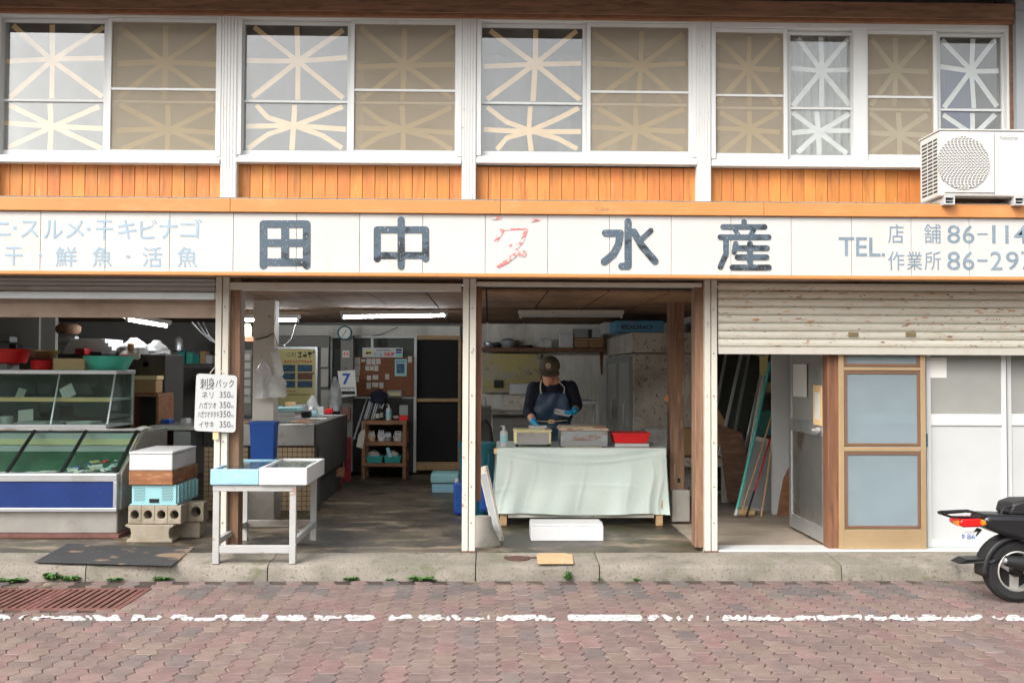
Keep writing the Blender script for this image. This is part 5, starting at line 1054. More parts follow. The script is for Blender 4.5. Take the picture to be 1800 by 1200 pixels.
# side drops
for sx_, u in ((xa, 0), (xb, 1)):
    k0 = len(g.v); n2 = 12
    for j in range(8):
        v = j / 7
        for i in range(n2 + 1):
            t = i / n2; sgn = -1 if u == 0 else 1
            g.v.append(Vector((sx_ + sgn * (.002 + .0425 * v ** 1.3 * (1 - .3 * t) + .012 * v * math.sin(t * 14)), Yt0 - .004 - (.012 * v if t == 0 else 0) + (yb4 - Yt0) * t, zt4 - (zt4 - zl) * v * (.97 - .12 * math.sin(t * 3)))))
    for j in range(7):
        for i in range(n2): a = k0 + j * (n2 + 1) + i; g.f.append([a, a + 1, a + n2 + 2, a + n2 + 1]); g.mi.append(0)
cloth = g.obj('plastic_sheet', 'sheet_green', tt, smooth=True)
B('tape_patch', 868, 788, 881, 797, Yt0 - .009, Yt0 - .0075, 'tape_tan', tt, 0)
zT = zt4 + .003
bottle(886, Yt0 + .12, zT, .185, .034, 'plastic_white', 'white pump dispenser at the left end of the green table', True)
sl = thing('weighing_scale', 'dirty cream and steel weighing scale on the green table', 'scale', (W(937, 780, Yt0 + .1).x, Yt0 + .2, zT))
ys = Yt0 + .08; x0, x1, z0, z1_ = RECT(904, 756, 969, 783, ys); z0 = zT
MB().box(x0, x1, ys + .004, ys + .28, z0 + .025, z1_ - .012).obj('body', 'plastic_cream', sl, .008); MB().box(x0 + .022, x1 - .022, ys, ys + .006, z0 + .02, z1_ - .02).obj('front_plate', 'steel', sl, .002); MB().box(x0 - .006, x1 + .006, ys - .004, ys + .29, z1_ - .011, z1_ + .003).obj('platform', 'plastic_cream', sl, .004)
for x in (x0 + .01, x1 - .04): MB().lathe([(.014, 0), (.016, .024)], (x + .015, ys + .03, z0), 12).obj('foot', 'plastic_black', sl)
q = W(945, 753, ys + .1); zpl = z1_ + .004; g = MB(); g.tray(q.x - .085, q.x + .085, ys + .04, ys + .2, zpl, zpl + .028, .005, taper=.025); g.one('foam_plate', 'foam_white', 'white foam plate on the weighing scale under the hand', 'plate', .003)
MB().lathe([(.055, 0), (.05, .012), (.02, .02), (.0001, .021)], (q.x - .01, ys + .12, zpl + .007), 18, sy=.6).one('fish_slice', 'plastic_black', 'dark fish piece lying on the foam plate', 'fish', smooth=True)
bxm = thing('steel_box', 'rusty grey metal box with a worn wooden lid on the green table', 'box', (W(1026, 780, Yt0 + .1).x, Yt0 + .2, zT))
ys = Yt0 + .06; x0, x1, z0, z1_ = RECT(986, 757, 1068, 783, ys); M('grey_rusty', (.30, .33, .33), .5, .12, 4, [((.25, .11, .06), 5, .58, .08, (1, 1, 2), .8)])
MB().box(x0, x1, ys, ys + .34, zT + .006, z1_).obj('body', 'grey_rusty', bxm, .004); MB().box(x0 + .002, x1 - .002, ys - .003, ys + .01, zT + .007, zT + .055).obj('lower_band', 'plastic_grey', bxm, .002)
M('worn_wood', (.52, .42, .30), .7, .15, 4, [((.22, .1, .05), 5, .56, .1, (1, 1, 3), .8)]); MB().box(x0 - .012, x1 + .008, ys - .012, ys + .36, z1_ + .002, z1_ + .022).obj('lid', 'worn_wood', bxm, .004); MB().box(x0 + .0, x1 - .012, ys + .0, ys + .35, z1_ + .0225, z1_ + .036).obj('lid_board', 'worn_wood', bxm, .004)
MB().box(x0 + .03, x1 - .05, ys - .025, ys - .005, zT, zT + .006).one('wood_batten', 'worn_wood', 'thin batten lying before the metal box', 'batten')
ys = Yt0 + .1; x0, x1, z0, z1_ = RECT(1081, 778, 1141, 785, ys); MB().tray(x0, x1, ys, ys + .26, zT, zT + .03, .006).one('fish_tray', 'plastic_white', 'white tray under the red basket on the green table', 'tray', .003)
rbk = thing('red_basket', 'red plastic basket on a white tray on the green table', 'basket', (x0 + .15, ys + .1, zT + .03))
MB().tray(x0 - .02, x1 + .005, ys - .01, ys + .27, zT + .031, zT + .11, .006, taper=.02).obj('body', 'plastic_red', rbk, .003); MB().tray(x0 - .028, x1 + .013, ys - .018, ys + .278, zT + .1105, zT + .122, .012, taper=0).obj('rim', 'plastic_red', rbk, .003)
for k in range(6): x = x0 + (x1 - x0) * (k + .5) / 6; MB().box(x - .006, x + .006, ys + .004, ys + .012, zT + .04, zT + .108).obj('rib', 'plastic_red', rbk, .002)
# foam box on floor
Yf = G(995, 951).y; x0, x1, _, _ = RECT(933, 920, 1061, 951, Yf); zt5 = W(995, 922, Yf).z
fb2 = thing('foam_box', 'white foam box on the floor before the green table', 'foam box', ((x0 + x1) / 2, Yf + .15, ZF))
fb2.rotation_euler.z = R(-1.5); WM[fb2.name] = Matrix.Translation(fb2.location) @ Matrix.Rotation(R(-1.5), 4, 'Z')
MB().box(x0, x1, Yf, Yf + .30, ZF + .001, zt5 - .012).obj('body', 'foam_white', fb2, .008); MB().box(x0 + .003, x1 - .003, Yf + .003, Yf + .29, zt5 - .0115, zt5 + .004).obj('lid', 'foam_white', fb2, .006)
for x in (x0 - .002, x1 - .05): MB().box(x, x + .052, Yf + .10, Yf + .16, zt5 - .03, zt5 + .0045).obj('lid_notch', 'foam_white', fb2, .004)
# wood post and foot
wpst = thing('wooden_post', 'brown wooden post on a concrete foot beside the green table', 'post', tuple(W(1192, 915, 1.38)))
B('shaft', 1178, 500, 1203, 862, 1.38, 1.54, 'timber_old', wpst, .005); B('foot', 1181, 861, 1213, 917, 1.33, 1.6, 'concrete', wpst, .01)
B('knot_hole', 1191, 840, 1196, 848, 1.378, 1.3795, 'dark_hole', wpst, 0)
MB().tube([W(1176, 700, 1.5), W(1174, 740, 1.45), W(1176, 790, 1.4), W(1175, 900, 1.35)], .005, 6).one('black_cable', 'plastic_black', 'black cable hanging beside the wooden post', 'cable')
q = W(1174, 700, 1.5); MB().lathe([(.03, -.03), (.034, 0), (.02, .03), (.0001, .034)], q, 14, 'Y').one('orange_reel', 'flash_orange', 'small orange plug reel on the wooden post', 'reel', smooth=True)
# fridge
fg = thing('refrigerator', 'tall stained white refrigerator with glass doors facing left', 'refrigerator', (1.85, 4.2, ZF))
yf0, yf1 = 3.1, 5.3; xa = W(1110, 680, yf0).x; xb = xa + .68; zt6 = W(1150, 584, yf0).z
MB().box(xa + .02, xb, yf0, yf1, ZF + .02, W(1150, 621, yf0).z - .003).obj('cabinet', 'stained_white', fg, .012); MB().box(xa, xb + .003, yf0 - .006, yf1, W(1150, 620, yf0).z, zt6).obj('upper_housing', 'stained_white', fg, .01)
for k in range(2):
    ya, yb = yf0 + .05 + k * 1.07, yf0 + 1.08 + k * 1.07; zl, zh = ZF + .12, W(1150, 625, yf0).z; g = MB()
    g.box(xa - .02, xa + .019, ya, ya + .06, zl, zh).box(xa - .02, xa + .019, yb - .06, yb, zl, zh).box(xa - .019, xa + .018, ya + .06, yb - .06, zl, zl + .07).box(xa - .019, xa + .018, ya + .06, yb - .06, zh - .07, zh)
    d_ = g.obj('door', 'plastic_grey', fg, .004); MB().box(xa - .006, xa + .002, ya + .058, yb - .058, zl + .068, zh - .068).obj('pane', 'glass_frost', d_)
    MB().tube([(xa - .025, ya + .09, .85), (xa - .06, ya + .09, .87), (xa - .06, ya + .09, 1.12), (xa - .025, ya + .09, 1.14)], .014, 8).obj('handle', 'rim', d_, smooth=True)
x0, x1, z0, z1_ = RECT(1088, 563, 1150, 583, yf0); z0 = zt6 + .002; z1_ = min(z1_, zce - .03)
eb = thing('fish_box', 'blue fish box lettered EDONO on top of the refrigerator', 'box', ((x0 + x1) / 2, yf0 + .3, z0)); MB().box(x0 - .03, x1 + .1, yf0 - .01, yf0 + .62, z0, z1_).obj('body', 'foam_blue', eb, .012).data.materials[0] = M('box_blue', (.10, .30, .46), .5, .06); text('EDONO', x0 + .03, x1 - .02, z0 + .03, z0 + .075, yf0 - .013, 'ink', eb, bold=.02); scribble(1107, 567, 1117, 570, yf0 - .013, 'ink_red', eb, 4)
B('white_carton', 1062, 566, 1090, 586, 4.2, 4.6, 'plastic_white', None, .006, label='white carton on the refrigerator behind the blue box', cat='carton')
# wall shelf with things
ws = thing('wall_shelf', 'long dark brown shelf on the white back wall', 'shelf', tuple(W(955, 618, 5.4)))
Yh = 5.35; B('board', 847, 611, 1066, 618, Yh, 5.69, 'timber_red', ws, .003); zS = W(955, 611, Yh).z + .002
for px in (1056,): MB().prism([W(px - 2, 618.5, Yh + .05), W(px + 3, 618.5, Yh + .05), W(px + 2, 658, 5.68), W(px, 658, 5.68)], (.012, 0, 0)).obj('bracket', 'timber_red', ws)
def onshelf(nm, a, b, h, mat, lbl, cat, y=5.42, d=.2, bev=.01): x0, x1 = W(a, 605, y).x, W(b, 605, y).x; return MB().box(x0, x1, y, y + d, zS, zS + h).one(nm, mat, lbl, cat, bev)
def pot(nm, a, b, h, mat, lbl): x0, x1 = W(a, 605, 5.5).x, W(b, 605, 5.5).x; r = (x1 - x0) / 2; return MB().lathe([(r * .7, 0), (r, h * .4), (r * .95, h * .8), (r * .3, h), (.0001, h)], ((x0 + x1) / 2, 5.5, zS), 20).one(nm, mat, lbl, 'pot', smooth=True)
pot('steel_pot', 850, 868, .08, 'aluminium', 'shiny metal pot at the left end of the wall shelf'); pot('dark_pot', 879, 908, .12, 'plastic_grey', 'dark grey covered pot on the wall shelf'); pot('black_pan', 866, 882, .07, 'plastic_black', 'black pan between two pots on the wall shelf')
for i in range(3): onshelf('tray_pile', 912 + 4 * i, 930 + 3 * i, .03 + .004 * i, 'plastic_black', ['left', 'middle', 'right'][i] + ' flat black tray right of the dark pot', 'tray', 5.4 + .07 * i, .06)
onshelf('clear_box', 948, 971, .12, 'bag_clear', 'clear plastic box in the middle of the wall shelf', 'box', bev=.02); onshelf('wrapped_stack', 983, 1008, .19, 'bag', 'stack of trays in clear wrap on the wall shelf', 'stack', bev=.01)
for i, a in enumerate((1010, 1036)):
    t = thing('brown_basket', ['left', 'right'][i] + ' of two brown woven baskets on the wall shelf', 'basket', (W(a + 12, 611, 5.4).x, 5.5, zS)); x0, x1 = W(a, 605, 5.4).x, W(a + 25, 605, 5.4).x; MB().tray(x0, x1, 5.4, 5.6, zS, zS + .13, .01, taper=.006).obj('body', 'timber_mid', t, .004)
    for k in range(3): MB().box(x0 - .002, x1 + .002, 5.394, 5.4, zS + .02 + k * .04, zS + .04 + k * .04).obj('weave_band', 'timber_tan', t, .002)
x0, x1 = W(1008, 585, 5.45).x, W(1034, 585, 5.45).x; MB().box(x0, x1, 5.45, 5.6, zS + .133, zS + .25).one('dark_carton', 'plastic_grey', 'dark grey carton on the left brown basket', 'carton', .006); x0, x1 = W(1042, 585, 5.45).x, W(1060, 585, 5.45).x; MB().box(x0, x1, 5.45, 5.6, zS + .133, zS + .25).one('white_carton', 'plastic_white', 'white carton on the right brown basket', 'carton', .006)
# stained board, counter and foam boxes at back left
M('stain_board', (.40, .37, .29), .45, .12, 3, [((.52, .42, .12), 1.3, .5, .12, (1, 1, 2), .8), ((.10, .08, .06), 9, .66, .06, U1, .8)]); B('splash_board', 848, 621, 950, 690, 5.6, 5.64, 'stain_board', None, .003, label='stained yellowish metal board on the wall left of the man', cat='board')
B('back_counter', 850, 722, 936, 729, 4.9, 5.6, 'steel', None, .004, label='metal counter along the back wall left of the man', cat='counter'); B('counter_front', 866, 730, 936, 830, 5.0, 5.05, 'wall_grey', bld, 0)
B('foam_box', 885, 694, 930, 721, 5.0, 5.4, 'stained_white', None, .01, label='grubby foam box on the metal counter left of the man', cat='foam box'); B('foam_slab', 896, 674, 931, 693, 5.05, 5.4, 'foam_white', None, .01, label='white foam lid on the grubby foam box', cat='lid'); B('black_rag', 868, 668, 884, 681, 5.55, 5.59, 'plastic_black', None, .01, label='black rag hanging on the stained board', cat='rag')
B('grey_machine', 841, 714, 863, 778, 2.6, 2.9, 'wall_dim', None, .01, label='dark grey machine with a hose behind the teal bin', cat='machine')
MB().tube([W(842, 775, 2.5), W(845, 745, 2.5), W(853, 738, 2.5), W(862, 750, 2.5), W(866, 785, 2.5)], .014, 8).one('hose', 'plastic_black', 'black hose looped over the teal bin', 'hose', smooth=True)
bottle(851, 5.1, W(900, 721, 4.9).z + .002, .16, .03, 'plastic_white', 'white bottle at the left end of the metal counter'); bottle(843, 5.1, W(900, 721, 4.9).z + .002, .1, .03, 'poster_yellow', 'small yellow bottle left of the white bottle')
# white rack behind man
rk = thing('metal_rack', 'white metal stand to the right of the man', 'stand', tuple(W(1030, 830, 4.0))); Yr = 4.0; x0, x1 = W(985, 720, Yr).x, W(1053, 720, Yr).x; zz_ = W(1030, 705, Yr).z
MB().box(x0, x1, Yr, Yr + .03, zz_ - .035, zz_).obj('top_rail', 'white_metal', rk, .003); MB().box(x0, x1, Yr + .4, Yr + .43, zz_ - .035, zz_).obj('top_rail', 'white_metal', rk, .003)
for x in (x0, x1 - .035):
    for y in (Yr + .001, Yr + .4): MB().box(x, x + .035, y, y + .029, ZF, zz_ - .036).obj('leg', 'white_metal', rk, .003)
    MB().box(x, x + .03, Yr + .031, Yr + .399, zz_ - .03, zz_ - .002).obj('side_rail', 'white_metal', rk, .003)
B('rack_tray', 1015, 703, 1040, 706, 4.02, 4.4, 'plastic_grey', None, .003, label='dark tray lying on the white metal stand', cat='tray')
# work table between bay three and four
wt_ = thing('low_table', 'pale wooden low table behind the wooden post', 'table', (2.0, 2.9, ZF)); Yl = 2.75; x0, x1 = W(1135, 800, Yl).x, W(1290, 800, Yl).x; zl_ = W(1250, 800, Yl).z
MB().box(x0, x1, Yl, Yl + .6, zl_ - .025, zl_).obj('table_top', 'timber_old', wt_, .004); MB().box(x0 + .03, x1 - .03, Yl + .02, Yl + .06, zl_ - .12, zl_ - .026).obj('apron_rail', 'post_paint', wt_, .003)
for x in (x0 + .04, x1 - .12):
    for y in (Yl + .021, Yl + .5): MB().box(x, x + .07, y, y + .05, ZF, zl_ - .026).obj('leg', 'post_paint', wt_, .004)
bc = thing('clear_case', 'clear plastic case on the low table before the refrigerator', 'case', (W(1165, 780, 2.8).x, 2.9, zl_)); x0, x1 = W(1137, 770, 2.8).x, W(1200, 770, 2.8).x; MB().tray(x0, x1, 2.8, 3.05, zl_ + .002, zl_ + .26, .006).obj('body', 'bag_clear', bc, .01); MB().box(x0 + .1, x1 - .01, 2.86, 3.0, zl_ + .02, zl_ + .1).obj('content', 'plastic_white', bc, .01)
MB().box(W(1198, 775, 2.78).x, W(1240, 775, 2.78).x, 2.78, 3.1, zl_ + .002, zl_ + .27).one('carton', 'cardboard', 'brown cardboard carton behind the wooden post', 'carton', .004)
g = MB(); g.prism([W(1225, 800, 2.7), W(1258, 798, 2.7), W(1278, 745, 2.7), W(1262, 718, 2.7), W(1228, 775, 2.7)], (0, .04, 0)); g.one('carton_flap', 'cardboard', 'torn carton flap behind the right rail post', 'cardboard')
g = MB(); g.prism([W(1205, 712, 2.4), W(1214, 690, 2.4), W(1216, 665, 2.4), W(1209, 655, 2.4), W(1204, 680, 2.4)], (0, .03, 0)); g.one('grey_cloth', 'paper_dim', 'grey cloth hanging behind the wooden post', 'cloth', .006)
# ================================================================== store behind the half shutter
def sash(nm, px, py0, py1, wpx, Y, lean, lbl, panel=False, fm='aluminium', tall=None):
    b = W(px, py1, Y); h = (W(px, py0, Y).z - b.z); w_ = wpx * (Y + 7.5) / FPX; t = thing(nm, lbl, 'window sash', (b.x, Y, max(b.z, ZF)), rot=(R(-6), R(lean), 0)); f = .03
    g = MB()
    for q in ((0, f, 0, h), (w_ - f, w_, 0, h), (f, w_ - f, 0, f), (f, w_ - f, h - f, h)): g.box(q[0], q[1], 0, .025, q[2], q[3])
    g.obj('frame', fm, t, .003, local=True); zp = h * .42 if panel else f
    MB().box(f, w_ - f, .01, .014, zp, h - f).obj('pane', 'glass_clear', t, local=True)
    if panel: MB().box(f, w_ - f, .008, .018, f, zp).obj('lower_panel', 'aluminium', t, local=True); MB().box(f, w_ - f, .001, .024, zp, zp + .04).obj('cross_rail', fm, t, local=True)
sash('old_window', 1230, 605, 860, 46, 3.0, 12, 'leftmost glazed sash leaning behind the low table'); sash('old_window', 1262, 605, 800, 48, 2.6, 14, 'second glazed sash leaning behind the shutter post'); sash('old_window', 1298, 600, 892, 66, 2.2, 12, 'glazed door leaf with metal lower panel leaning behind the poles', True, 'post_paint')
q = W(1300, 780, 2.45); g = MB(); g.prism([W(1262, 745, 2.42), W(1305, 760, 2.42), W(1330, 890, 2.42), W(1280, 880, 2.42)], (0, .03, 0)); g.one('plywood_sheet', 'timber_dark', 'dark brown board leaning below the glazed sashes', 'board', .003)
B('plywood_sheet', 1357, 600, 1390, 908, 1.95, 1.98, 'plastic_grey', None, .003, label='tall pale panel standing left of the open metal door', cat='panel').data.materials[0] = mm['sash_white']
g = MB(); pts = [(1388, 820), (1378, 840), (1372, 870), (1366, 907), (1388, 907)]; g.prism([W(a, b, 1.86) for a, b in pts], (0, .02, 0)); g.one('brown_offcut', 'timber_mid', 'curved brown wood offcut at the foot of the pale panel', 'board', .003)
def pole(nm, a, b, r, mat, lbl, Y0=1.7, Y1=2.05, parts=()):
    p, q = W(*a, Y1), W(*b, Y0); q.z = max(q.z, ZF + r); t = thing(nm, lbl, 'pole', tuple(q)); MB().tube([q, q.lerp(p, .5) + Vector((.006, 0, 0)), p], r, 10).obj('shaft', mat, t, smooth=True)
    for f0, f1, rr, m_ in parts: MB().tube([q.lerp(p, f0), q.lerp(p, f1)], rr, 10).obj('grip', m_, t, smooth=True)
M('pole_teal', (.08, .42, .36), .45, .08); pole('teal_pole', (1354, 636), (1293, 906), .016, 'pole_teal', 'long teal pole leaning in the store', parts=((0, .04, .019, 'plastic_white'),)); pole('bamboo_pole', (1362, 712), (1302, 904), .009, 'timber_tan', 'thin bamboo pole crossing behind the teal one')
pole('fishing_rod', (1354, 770), (1312, 908), .007, 'plastic_red', 'short red and black fishing rod among the poles', parts=((0, .32, .010, 'plastic_black'),)); pole('wooden_stick', (1358, 765), (1338, 908), .010, 'timber_tan', 'brown wooden stick rightmost among the poles')
q = G(1314, 906); MB().box(q.x - .075, q.x + .075, q.y, q.y + .09, ZF, ZF + .055).one('stone_block', 'tape_tan', 'small pale stone block at the foot of the poles', 'block', .015)
B('yellow_ladder', 1336, 626, 1350, 660, 2.12, 2.14, 'poster_yellow', None, .003, label='perforated yellow strip above the teal pole', cat='strip')
B('store_shelf', 1330, 690, 1365, 694, 3.0, 3.3, 'timber_mid', None, .002, label='dark store shelf seen between the poles', cat='shelf'); B('green_carton', 1335, 722, 1362, 766, 3.0, 3.2, 'plastic_teal', None, .006, label='green box on the floor of the dark store', cat='box'); B('egg_tray', 1338, 672, 1362, 689, 3.02, 3.2, 'tape_tan', None, .004, label='tan stacked trays on the dark store shelf', cat='trays')

# ================================================================== air conditioner on the canopy
Ya = -.50; ac = thing('air_conditioner', 'white air conditioner outdoor unit standing on the orange canopy', 'air conditioner', tuple(W(1740, 360, Ya + .2)))
xa = W(1653, 285, Ya).x; xb = xa + .80; za, zb_ = W(1720, 345, Ya).z, W(1720, 227, Ya).z; yb_ = Ya + .34
MB().box(xa, xb, Ya + .006, yb_, za, zb_ - .012).obj('casing', 'casing_white', ac, .012); MB().box(xa - .006, xb + .006, Ya, yb_ + .006, zb_ - .0118, zb_).obj('top_cover', 'casing_white', ac, .005)
cx, cz = W(1693, 284, Ya).x, W(1693, 283, Ya).z; rr = .19
cz = (za + zb_) / 2 - .005
MB().box(xa + .03, cx + rr + .035, Ya - .003, Ya + .0058, za + .025, zb_ - .03).obj('fan_panel', 'casing_white', ac, .004)
MB().lathe([(rr, 0), (.0001, .0008)], (cx, Ya - .0042, cz), 48, 'Y').obj('fan_opening', 'mesh_dark', ac)
g = MB(); row = 0; z = -rr + .006
while z < rr - .004:
    hw = math.sqrt(max(0, rr * rr - z * z)); g.box(cx - hw, cx + hw, Ya - .010, Ya - .0048, cz + z - .0026, cz + z + .0026)
    x = -hw + .012 * (row % 2)
    while x < hw: g.box(cx + max(-hw, x - .0035), cx + min(hw, x + .0035), Ya - .0095, Ya - .005, cz + z + .0027, cz + min(z + .0083, rr)); x += .026
    row += 1; z += .011
g.obj('fan_grille', 'casing_white', ac, kind='stuff'); MB().box(cx + rr + .036, cx + rr + .040, Ya + .0035, Ya + .007, za + .015, zb_ - .02).obj('panel_seam', 'plastic_grey', ac)
x0, x1, z0, z1_ = RECT(1758, 239, 1790, 247, Ya); text('National', x0, x1, zb_ - .075, zb_ - .045, Ya + .0035, 'plastic_grey', ac)
g = MB()
for j in range(15):
    z = za + .035 + j * (zb_ - za - .08) / 15
    for (u0, u1) in ((Ya + .05, Ya + .11), (Ya + .125, Ya + .20), (Ya + .215, Ya + .30)): g.box(xa - .0015, xa + .004, u0, u1, z, z + .014)
g.obj('side_slot', 'mesh_dark', ac, kind='stuff')
for x in (W(1660, 350, Ya).x, W(1783, 350, Ya).x):
    f_ = MB().box(x, x + .075, Ya - .005, yb_ + .02, za - .062, za - .052).box(x, x + .075, Ya - .005, yb_ + .02, za - .012, za - .001).box(x, x + .008, Ya - .004, yb_ + .019, za - .0518, za - .0122).box(x + .067, x + .075, Ya - .004, yb_ + .019, za - .0518, za - .0122).box(x + .0085, x + .0665, Ya + .004, yb_, za - .034, za - .030)
    f_.obj('foot', 'plastic_white', ac, .002)
MB().box(xa + .02, xb - .02, Ya + .03, yb_ - .02, za - .008, za - .0005).obj('base_pan', 'steel_dull', ac)

# ================================================================== scooter at the right edge
wc = G(1783, 1057, 0); sxr = thing('scooter', 'black scooter with rear rack parked at the right edge', 'scooter', (wc.x + .5, wc.y, 0))
Yv = wc.y; rT = .205; wx = wc.x; wz = rT
def wheel(x, nm='wheel'):
    w_ = MB().lathe([(rT - .075, -.045), (rT - .03, -.052), (rT - .008, -.035), (rT, 0), (rT - .008, .035), (rT - .03, .052), (rT - .075, .045)], (x, Yv, wz), 40, 'Y', cap=False).obj(nm, 'tyre', sxr, smooth=True)
    MB().lathe([(rT - .074, -.046), (rT - .082, -.05), (rT - .09, -.03), (rT - .09, .03), (rT - .074, .046)], (x, Yv, wz), 36, 'Y', cap=False).obj('rim', 'rim', w_, smooth=True)
    for k in range(3):
        a = k * 2 * math.pi / 3 + .5; c_ = Vector((x, Yv - .01, wz)); d = Vector((math.cos(a), 0, math.sin(a))); n = Vector((-d.z, 0, d.x))
        MB().prism([c_ + n * .03, c_ + d * .118 + n * .028, c_ + d * .118 - n * .028, c_ - n * .03], (0, .02, 0)).obj('spoke', 'rim', w_, .004)
    MB().lathe([(.035, -.045), (.04, -.02), (.04, .04)], (x, Yv, wz), 20, 'Y').obj('hub', 'plastic_black', w_, smooth=True); MB().lathe([(rT - .092, .005), (.0001, .006)], (x, Yv, wz), 24, 'Y').obj('brake_drum', 'dark_hole', w_)
    for k in range(40):
        a = k * math.pi / 20; MB().beam((x + (rT - .001) * math.cos(a), Yv - .045, wz + (rT - .006) * math.sin(a)), (x + (rT + .001) * math.cos(a + .04), Yv + .045, wz + (rT - .006) * math.sin(a + .04)), .004, .004).obj('tread', 'tyre', w_) if False else None
wheel(wx); wheel(wx + 1.16)
def P(px, py, dy=0): return W(px, py, Yv + dy)
# rear mudguard (arc) with flap
g = MB(); K = 16; a0, a1 = R(60), R(188)
for i in range(K + 1):
    a = a0 + (a1 - a0) * i / K; r = rT + .028
    for dy, q in ((-.075, -.018), (-.06, 0), (.06, 0), (.075, -.018)): g.v.append(Vector((wx + (r + q) * math.cos(a), Yv + dy, wz + (r + q) * math.sin(a))))
for i in range(K):
    for k in range(3): a = i * 4 + k; g.f.append([a, a + 1, a + 5, a + 4]); g.mi.append(0)
mg = g.obj('mudguard', 'plastic_black', sxr, smooth=True); mg.modifiers.new('thick', 'SOLIDIFY').thickness = .006
f0 = P(1722, 985); MB().prism([P(1685, 991, -.02), P(1700, 983, -.05), P(1760, 981, -.06), P(1745, 989, -.07)], (0, .13, 0)).obj('mud_flap', 'plastic_black', sxr, .006)
# body, side profile swept with soft edges
prof = [(1726, 914), (1740, 905), (1800, 906), (1860, 912), (1930, 925), (1960, 960), (1975, 1000), (2060, 1005), (2075, 1016), (2060, 1024), (1960, 1025), (1900, 1010), (1850, 978), (1800, 952), (1762, 940), (1738, 929)]
MB().prism([P(a, b, -.11) for a, b in prof], (0, .22, 0)).obj('body', 'scooter_black', sxr, .03, smooth=True)
st2 = [(1775, 905), (1780, 885), (1800, 879), (1860, 878), (1905, 888), (1925, 905), (1925, 915), (1860, 911), (1790, 906)]
MB().prism([P(a, b, -.10) for a, b in st2], (0, .20, 0)).obj('seat', 'plastic_black', sxr, .025, smooth=True)
leg = [(2060, 1008), (2090, 1004), (2118, 930), (2135, 850), (2150, 815), (2138, 805), (2120, 830), (2095, 920)]
MB().prism([P(a, b, -.13) for a, b in leg], (0, .26, 0)).obj('leg_shield', 'scooter_black', sxr, .03, smooth=True)
MB().tube([P(2132, 825), P(2175, 1000)], .028, 12).obj('front_fork', 'scooter_black', sxr, smooth=True); MB().tube([P(2128, 812, -.28), P(2138, 802, -.12), P(2138, 802, .12), P(2128, 812, .28)], .013, 10).obj('handlebar', 'plastic_black', sxr, smooth=True)
# rack
t = .009
MB().tube([P(1800, 907, -.09), P(1730, 905, -.09), P(1700, 897, -.10), P(1655, 899, -.10), P(1650, 900, -.08), P(1652, 902, .08), P(1660, 901, .10), P(1702, 898, .10), P(1735, 905, .09), P(1800, 907, .09)], t, 8).obj('rack', 'scooter_black', sxr, smooth=True)
for px in (1672, 1694): MB().tube([P(px, 898, -.10), P(px + 2, 899, .10)], t * .8, 8).obj('rack_bar', 'scooter_black', sxr, smooth=True)
MB().tube([P(1655, 902, -.09), P(1672, 908, -.07), P(1700, 909, -.06), P(1725, 910, -.04)], t * .9, 8).obj('rack_stay', 'scooter_black', sxr, smooth=True)
MB().tube([P(1759, 907, -.095), P(1761, 897, -.095), P(1768, 890, -.09), P(1830, 888, -.09)], .008, 8).obj('grab_rail', 'scooter_black', sxr, smooth=True); MB().tube([P(1764, 907, .095), P(1766, 897, .095), P(1773, 890, .09), P(1830, 888, .09)], .008, 8).obj('grab_rail', 'scooter_black', sxr, smooth=True)
# tail light
tl = MB().prism([P(1687, 917, -.08), P(1692, 912, -.08), P(1725, 911, -.08), P(1730, 917, -.08), P(1726, 926, -.08), P(1695, 927, -.08), P(1688, 923, -.08)], (0, .16, 0)).obj('tail_light', 'lens_red', sxr, .012, smooth=True)
MB().prism([P(1681, 917, -.07), P(1687, 914, -.07), P(1687.5, 925, -.07), P(1682, 923, -.07)], (0, .05, 0)).obj('indicator', 'lens_amber', sxr, .006); MB().prism([P(1727, 913, -.105), P(1738, 915, -.10), P(1738, 922, -.10), P(1727, 924, -.105)], (0, .05, 0)).obj('indicator', 'lens_amber', sxr, .008)
pl = MB().prism([P(1687, 948, -.06), P(1709, 948, -.06), P(1720, 934, -.04), P(1697, 934, -.04)], (0, .006, 0)).obj('number_plate', 'plastic_white', sxr, .001)
x0, x1, z0, z1_ = RECT(1700, 938, 1714, 947, Yv - .066); text('86', x0, x1, z0, z1_, Yv - .0665, 'ink_blue', pl); x0, x1, z0, z1_ = RECT(1690, 938, 1697, 946, Yv - .066); scribble(1690, 938, 1697, 946, Yv - .0665, 'ink_blue', pl, 1)
MB().beam(P(1722, 929, -.02), P(1712, 940, -.02), .05, .012).obj('plate_bracket', 'plastic_black', sxr)
# exhaust
MB().tube([P(1768, 985, -.13), P(1800, 990, -.14), P(1900, 1006, -.14), P(1930, 1010, -.12)], [.034, .046, .046, .02], 16).obj('exhaust', 'plastic_black', sxr, smooth=True); MB().tube([P(1764, 984, -.13), P(1769, 985, -.13)], [.016, .02], 12).obj('exhaust_tip', 'aluminium', sxr, smooth=True)
MB().prism([P(1800, 985, -.07), P(1850, 960, -.07), P(1930, 990, -.07), P(1920, 1020, -.07), P(1810, 1015, -.07)], (0, .14, 0)).obj('engine', 'plastic_grey', sxr, .02)
MB().tube([P(1905, 1020, .02), P(1890, 1056, -.12)], .01, 8).obj('side_stand', 'plastic_black', sxr)

